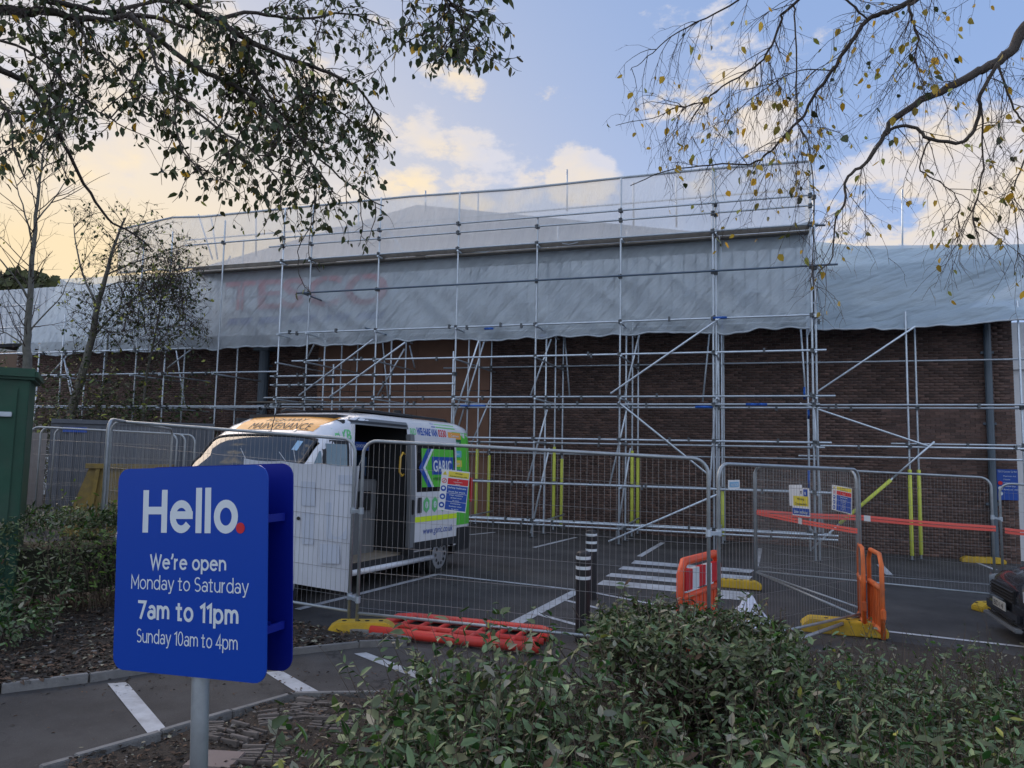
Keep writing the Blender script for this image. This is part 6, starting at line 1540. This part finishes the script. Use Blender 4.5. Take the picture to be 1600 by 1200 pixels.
tree('thin_sapling', 'thin sapling standing between the leaning tree and the grey downpipe', [([pC_] + LP([(226, 610), (238, 545), (250, 480), (258, 430)], 22.6, 22.6), .05, .02, 3), (LP([(238, 545), (280, 500), (310, 470)], 22.6, 22.2), .02, .006, 4)],
     0, M_barkl, M_twig, [(M_leafd, .6), (M_leafyel, .4)], dict(levels=[(.8, .007, 0, 3.0, .25, .7), (.4, .004, 0, 0, .3, .6)], leaf=.07, leaves=2.5, inner=.2), keepB, rootp=pC_)
pD_ = lift(flat_at(152, 23.5), 0)
tree('thin_sapling', 'thin twin sapling close behind the leaning trunk, left of the others', [([pD_] + LP([(156, 640), (164, 580), (170, 520)], 23.5, 23.5), .045, .02, 3)],
     0, M_barkl, M_twig, [(M_leafd, .6), (M_leafyel, .4)], dict(levels=[(.8, .007, 0, 3.0, .25, .7), (.4, .004, 0, 0, .3, .6)], leaf=.07, leaves=2.0, inner=.2), keepB, rootp=pD_)

# stem-and-leaf shrubs
def shrub_geo(cands, leafL, nleaf, stemL, tw, spots, lean=.5, wob=.18, up=1.0, leafup=.6):
    for p in cands:
        a = random.uniform(0, 2 * PI); l = lean * random.uniform(.2, 1.3)
        d = Vector((math.cos(a) * l, math.sin(a) * l, up)); L = stemL * random.uniform(.6, 1.15)
        c = wig(p, d, L, 5, wob, .25); tw.tube(c, [.0045, .004, .0035, .003, .0025, .0015], 3, caps=False)
        n = int(nleaf * random.uniform(.7, 1.2))
        for i in range(n):
            t = (.22 + .78 * (i + random.random()) / n) * 5; j = min(int(t), 4); pp = c[j].lerp(c[j + 1], t - j)
            tg = (c[j + 1] - c[j]).normalized(); dd = (tg * random.uniform(.1, .9) + rperp(tg) + Vector((0, 0, random.uniform(-.5, .3)))).normalized()
            nn = Vector((random.uniform(-1, 1), random.uniform(-1, 1), leafup + random.uniform(0, 1.2)))
            spots.append((tuple(pp), tuple(dd), tuple(nn), leafL * random.uniform(.45, 1.4)))
HM = [(M_leafg, .62), (M_leafh, .27), (M_leafpale, .08), (M_leafyel, .01), (M_litter, .02)]
HMD = [(M_leafh, .58), (M_leafg, .20), (M_leafpale, .17), (M_litter, .05)]
random.seed(41)
# left hedge
def hedge():
    f0, f1, f2 = G(-330, 1020), G(60, 985), G(230, 935)
    line = [f0, f1, f2, G(330, 912), G(470, 905)]
    root = thing('clipped_hedge', 'dull green clipped hedge left of the blue sign and in front of the cabinet', 'hedge', lift(f1, 0))
    spots = []; tw = MB(); nrm_ = Vector((-.25, 1, 0)).normalized()
    for a, b in zip(line[:-1], line[1:]):
        L = (b - a).length; dens = 1500 if b.x > -7 else 1100
        dense = int(L * dens * 2.3)
        for _ in range(dense):
            u = random.random(); p = a.lerp(b, u); top_h = 1.08 + .10 * noise.noise((p.x * 1.3, p.y * 1.3, 0)) + (0)
            if random.random() < .42:      # front face
                z = top_h * (random.random() ** .75); dep = .12 + .16 * noise.noise((p.x * 2.2, z * 3, 4)) + random.uniform(0, .22) + (.25 if z < .35 and p.x > G(100, 960).x else 0)
                if z < .30 and p.x > G(100, 960).x and random.random() < .8: continue
                q_ = p + nrm_ * dep; out = -nrm_ * .8 + Z * .5
            else:
                dep = random.uniform(0, 1.9); z = top_h + random.uniform(-.12, .05) + .07 * noise.noise((p.x * 3, (p.y + dep) * 3, 9)); q_ = p + nrm_ * (dep + .15); out = Z
            if random.random() < .10: q_ = q_ + out * random.uniform(0, .10)
            pos = Vector((q_.x, q_.y, gz(q_.x, q_.y) + z)); dd = Vector((random.uniform(-1, 1), random.uniform(-1, 1), random.uniform(-.4, .9))) + out * .5
            nn = out + Vector((random.uniform(-1, 1), random.uniform(-1, 1), random.uniform(-.4, 1))) * .9
            spots.append((tuple(pos), tuple(dd), tuple(nn), .058 * random.uniform(.6, 1.3)))
        for _ in range(int(L * 40)):
            p = a.lerp(b, random.random()) + nrm_ * random.uniform(.3, 1.5); g_ = lift(p, 0)
            tw.tube(wig(g_, (random.uniform(-.5, .5), random.uniform(-.7, .3), 1), random.uniform(.7, 1.05), 5, .22, .1), .005, 3, caps=False)
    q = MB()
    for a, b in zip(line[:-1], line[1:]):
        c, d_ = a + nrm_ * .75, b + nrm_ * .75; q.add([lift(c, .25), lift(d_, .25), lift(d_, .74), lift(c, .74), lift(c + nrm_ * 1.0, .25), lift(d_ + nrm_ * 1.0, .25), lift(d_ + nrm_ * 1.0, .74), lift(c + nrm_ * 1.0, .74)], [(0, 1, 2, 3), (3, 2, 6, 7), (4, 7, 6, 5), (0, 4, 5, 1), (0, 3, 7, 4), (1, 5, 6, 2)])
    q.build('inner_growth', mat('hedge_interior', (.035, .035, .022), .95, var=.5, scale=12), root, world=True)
    tag(tw.build('stems', M_stem, root, world=True), kind='stuff'); leaf_mesh('foliage', root, spots, HMD, .42)
hedge()
# green spreading plant in front of the hedge
def plant(name, label, centre, rad, nst, stemL, leafL, nleaf, mats_, cat='shrub', lean=.6, wr=.5, seed=1, up=1.0, hollow=0.0, group=None, leafup=.6):
    random.seed(seed); root = thing(name, label, cat, lift(centre, 0), group); tw = MB(); spots = []; c = []
    for _ in range(nst):
        a = random.uniform(0, 2 * PI); r = rad * math.sqrt(random.random()); x, y = centre.x + r * math.cos(a), centre.y + r * math.sin(a); c.append(Vector((x, y, gz(x, y) + .02)))
    shrub_geo(c, leafL, nleaf, stemL, tw, spots, lean=lean, up=up, leafup=leafup)
    tag(tw.build('stems', M_stem, root, world=True), kind='stuff'); leaf_mesh('foliage', root, spots, mats_, wr)
plant('spreading_shrub', 'glossy green shrub low at the front of the hedge by the kerb', G(15, 1010), .42, 60, .62, .065, 17, [(M_leafg, .85), (M_leafpale, .15)], seed=3)
plant('fresh_green_shrub', 'bright green leafy growth above the hedge beside the fence post', flat_at(155, 8.8), .45, 50, 1.32, .075, 12, [(mat('fresh_leaf', (.16, .26, .05), .5, island=.3, trans=.25), .8), (M_leafg, .2)], seed=4, lean=.25)
plant('ivy_thicket', 'dark ivy covered thicket below the leaning tree', lift(flat_at(178, 22.3), 0), 2.0, 330, 4.3, .13, 22, [(M_leafd, .6), (M_leafh, .3), (M_leafyel, .1)], seed=5, lean=.35)
plant('ivy_thicket', 'smaller brownish thicket beside the green cabinet top', lift(flat_at(78, 21.5), 0), 1.1, 130, 3.9, .12, 14, [(M_leafd, .4), (M_litter, .5), (M_leafyel, .1)], seed=6, lean=.35)

# clipped shrub mound at the centre right
def mound():
    random.seed(51); a, b = flat_at(950, 6.2), flat_at(1225, 5.9); ctr = (a + b) / 2; root = thing('clipped_shrub', 'tall clipped evergreen shrub with bare twiggy underside beside the orange barrier', 'shrub', lift(ctr, 0)); spots = []; tw = MB()
    ax = (b - a).normalized(); ay = Vector((-ax.y, ax.x, 0)); hl = (b - a).length / 2
    for _ in range(9500):
        th = random.uniform(0, 2 * PI); ph = random.random()
        rr = math.sqrt(random.random()); x = rr * math.cos(th); y = rr * math.sin(th)
        zt = .76 * (1 - .20 * rr ** 4) + .17 * noise.noise((x * 2.6, y * 2.2, 2)) + .08 * noise.noise((x * 7, y * 6, 5))
        if random.random() < .55: z = zt + random.uniform(-.10, .03); out = Z + Vector((x, y, 0)) * .4
        else:
            s = .92 + random.uniform(-.20, .10) + .26 * noise.noise((math.cos(th) * 2, math.sin(th) * 2, 7)) + .12 * noise.noise((th * 4, ph * 5, 2)); x, y = math.cos(th) * s, math.sin(th) * s; z = .38 + .40 * ph; out = ax * x + ay * y + Z * .3
            if z < .40 + .12 * noise.noise((th * 3, 0, 0)): continue
        p = ctr + ax * (x * (hl + .12)) + ay * (y * .72); pos = Vector((p.x, p.y, gz(p.x, p.y) + z))
        spots.append((tuple(pos), (random.uniform(-1, 1), random.uniform(-1, 1), random.uniform(-.3, .9)), tuple(out + Vector((random.uniform(-1, 1), random.uniform(-1, 1), random.uniform(-.3, 1))) * .9), .066 * random.uniform(.55, 1.25)))
    for _ in range(46):
        p = ctr + ax * random.uniform(-.95, .95) * hl + ay * random.uniform(-.6, .6); c_ = wig(lift(p, .45), (random.uniform(-.5, .5), random.uniform(-.5, .5), 1), random.uniform(.4, .62), 5, .2, .1); tw.tube(c_, .003, 3, caps=False)
        for k in range(12):
            j = random.randint(2, 4); pp = c_[j].lerp(c_[j + 1], random.random()); spots.append((tuple(pp), (random.uniform(-1, 1), random.uniform(-1, 1), random.uniform(-.3, .7)), (random.uniform(-1, 1), random.uniform(-1, 1), 1), .068 * random.uniform(.6, 1.3)))
    for _ in range(330):
        p = ctr + ax * random.uniform(-.85, .85) * hl + ay * random.uniform(-.5, .5)
        tw.tube(wig(lift(p, .03), (random.uniform(-.9, .9), random.uniform(-.9, .9), .9), random.uniform(.6, .95), 6, .30, 0), .0045, 3, caps=False)
    tag(tw.build('stems', M_stem, root, world=True), kind='stuff'); leaf_mesh('foliage', root, spots, HMD, .44)
mound()
# individual foreground shrubs
plant('broad_leaved_shrub', 'sprawling shrub with big leaves reaching over the red barrier and path corner', flat_at(800, 5.3), .66, 120, .84, .085, 13, HM, seed=61, lean=.6)
plant('broad_leaved_shrub', 'sparse leafy shrub over the broken brick paving beside the sign post', flat_at(520, 3.9), .42, 18, .62, .085, 9, [(M_leafg, .75), (M_leafpale, .15), (M_leafyel, .10)], seed=62, lean=.6)
plant('broad_leaved_shrub', 'low shrub with yellowing leaves at the lower picture edge near the post', flat_at(470, 3.35), .30, 22, .50, .08, 10, [(M_leafg, .62), (M_leafyel, .38)], seed=63, lean=.5)
plant('broad_leaved_shrub', 'dense big leaved shrub between the brick paving and the mulch gap', flat_at(690, 3.9), .55, 80, .72, .088, 12, HM, seed=64, lean=.55)
plant('broad_leaved_shrub', 'big leaved shrub filling the lower edge below the flat barrier', flat_at(760, 2.9), .42, 55, .62, .088, 12, HM, seed=65, lean=.5)
plant('broad_leaved_shrub', 'dark leaved shrub right of the mulch gap at the lower edge', flat_at(1060, 3.3), .50, 70, .74, .080, 13, HM, seed=66, lean=.5)
plant('broad_leaved_shrub', 'shrub at the lower corner under the parked car', flat_at(1500, 3.6), .55, 80, .78, .075, 13, HM, seed=67, lean=.5)
plant('broad_leaved_shrub', 'shrub between the black bollard foot and the clipped shrub', flat_at(905, 5.0), .48, 70, .80, .075, 13, HM, seed=72, lean=.5)
plant('broad_leaved_shrub', 'loose shrub just right of the clipped shrub below the open fence panel', flat_at(1270, 5.4), .50, 75, .78, .07, 13, HM, seed=73, lean=.5)
plant('weedy_stalks', 'tall dry weed stalks standing before the tarmac near the car', flat_at(1470, 6.6), 1.0, 130, .62, .035, 7, [(M_leafpale, .4), (M_leafg, .6)], cat='weeds', seed=68, lean=.25, leafup=.2)
plant('weedy_stalks', 'finer weed stalks behind the prop bar of the open fence panel', flat_at(1270, 6.9), .5, 50, .40, .035, 7, [(M_leafpale, .5), (M_leafg, .5)], cat='weeds', seed=69, lean=.3, leafup=.2)
# continuous ground cover
def cover():
    random.seed(71); tw = MB(); spots = []; c = []; tries = 0
    while len(c) < 2100 and tries < 40000:
        tries += 1; d = 2.3 + 4.6 * random.random() ** .9; px = random.uniform(600, 1800); p = flat_at(px, d)
        if not inside(p.x, p.y, near_bed): continue
        sx_, sy_, _ = project(lift(p, .0))
        if sx_ < 1000 and sy_ < 1150: continue
        if 840 < sx_ < 1010 and 1150 < sy_ < 1260 : continue
        if noise.noise((p.x * 1.6, p.y * 1.6, 12)) < (-.28 if sx_ < 1240 else -.6): continue
        c.append(lift(p, .02))
    for p in c:
        d = (p - CAM).dot(CF); h = .60 + .22 * noise.noise((p.x * .9, p.y * .9, 20)); h *= (.78 if d > 5.2 else 1.0)
        shrub_geo([p], (.080 if d < 4.5 else .064), 12, h, tw, spots, lean=.5)
    for _ in range(160):
        p = random.choice(c); L_ = random.uniform(.5, .95); tw.tube(wig(p, (random.uniform(-.5, .5), random.uniform(-.5, .5), 1), L_, 6, .16, .1), [.004, .0035, .003, .0028, .0022, .0018, .0012], 3, caps=False)
    V0 = [tuple(s) for s in tw.v]; 
    V_, T, Q, n = leaves_geo(*zip(*spots), .46)
    w = np.array([m[1] for m in HM]); w = w / w.sum(); pick = rng.choice(len(w), n, p=w)
    tv = np.array(V0); tf = np.array(tw.f) + len(V_)
    o = mesh_np('ground_cover', np.vstack([V_, tv]), [T, Q, tf], [m[0] for m in HM] + [M_stem], None, midx=[np.repeat(pick, 4), np.repeat(pick, 2), np.full(len(tf), len(HM))])
    tag(o, 'low evergreen ground cover filling the planting bed', 'ground cover', kind='stuff')
cover()
# litter on the beds, leaves and crumbs on the tarmac
def litter(name, poly, n, region, size, mats_, h0, dens_px=None, label=None):
    random.seed(hash(name) % 97 + 5 if False else len(name)); spots = []; k = 0
    while len(spots) < n and k < n * 30:
        k += 1; p = G(random.uniform(region[0], region[2]), random.uniform(region[1], region[3]))
        if poly is not None and not inside(p.x, p.y, poly): continue
        h = h0 + (.03 * noise.noise((p.x * 4, p.y * 4, 3)) + .07 * (.6 + .5 * noise.noise((p.x * .8, p.y * .8, 1))) if h0 > .01 else 0)
        a = random.uniform(0, 2 * PI)
        spots.append((tuple(lift(p, h + random.uniform(0, .014))), (math.cos(a), math.sin(a), random.uniform(-.25, .35)), (random.uniform(-.6, .6), random.uniform(-.6, .6), 1), size * random.uniform(.35, 1.5)))
    P, Dv, Nv, L = zip(*spots); V_, T, Q, m = leaves_geo(P, Dv, Nv, L, .55, .12); w = np.array([x[1] for x in mats_], float); w /= w.sum(); pick = rng.choice(len(w), m, p=w)
    tag(mesh_np(name, V_, [T, Q], [x[0] for x in mats_], None, midx=[np.repeat(pick, 4), np.repeat(pick, 2)]), label, 'leaf litter', kind='stuff')
LM = [(M_litter, .72), (M_leafpale, .10), (mat('dark_chip', (.035, .028, .022), .95, island=.4), .4), (mat('grey_chip', (.15, .14, .13), .9, island=.4), .12)]
litter('leaf_litter', left_bed, 9000, (-80, 925, 640, 1085), .05, LM, .012, label='brown leaf litter and bark chips on the left bed')
litter('bark_chippings', near_bed, 9000, (100, 1060, 1300, 1290), .036, LM, .012, label='brown bark chippings and dead leaves under the foreground shrubs')
litter('fallen_leaves', None, 150, (0, 1010, 1000, 1190), .030, [(M_litter, .8), (M_leafpale, .1), (MATS['dark_chip'], .5)], .009, label='a few fallen leaves and crumbs on the tarmac path')
litter('kerb_debris', None, 260, (0, 1050, 640, 1090), .026, [(M_litter, .8), (MATS['dark_chip'], .6)], .009, label='dead leaves gathered along the upper path edging')

# wooded rise in the distance
def hill():
    random.seed(81); V_ = []; Yh = 95
    spots = []; 
    for _ in range(9000):
        px = random.uniform(-260, 190); pr = 432 + 26 * noise.noise((px * .02, 0, 1)) + max(0, px - 60) * .35; py = pr + (600 - pr) * random.random() ** 1.4
        p = onY(px, py, Yh + random.uniform(-4, 4)); s = 1.0
        spots.append((tuple(p), (random.uniform(-1, 1), random.uniform(-1, 1), random.uniform(-1, 1)), (random.uniform(-1, 1), -1, random.uniform(-.2, 1)), random.uniform(.7, 1.8)))
    P, Dv, Nv, L = zip(*spots); V1, T, Q, m = leaves_geo(P, Dv, Nv, L, .8, .1)
    o = mesh_np('distant_woodland', V1, [T, Q], [mat('far_foliage', (.060, .068, .022), .8, island=.4)], None); tag(o, 'wooded rise far behind the left end of the building', 'woodland', kind='stuff')
    xs = [onY(x, 500, Yh + 6) for x in range(-400, 260, 30)]
    q = MB()
    for i in range(len(xs) - 1):
        pa, pb_ = -400 + 30 * i, -370 + 30 * i
        za = onY(pa, 450 + max(0, pa - 60) * .35, Yh + 6).z; zb2 = onY(pb_, 450 + max(0, pb_ - 60) * .35, Yh + 6).z
        q.add([(xs[i].x, Yh + 4, -2), (xs[i + 1].x, Yh + 4, -2), (xs[i + 1].x, Yh + 8, zb2), (xs[i].x, Yh + 8, za), (xs[i + 1].x, Yh + 40, -2), (xs[i].x, Yh + 40, -2)], [(0, 1, 2, 3), (3, 2, 4, 5)])
    tag(q.build('wooded_hill', mat('hill_ground', (.03, .035, .014), .9), None), kind='structure')
hill()
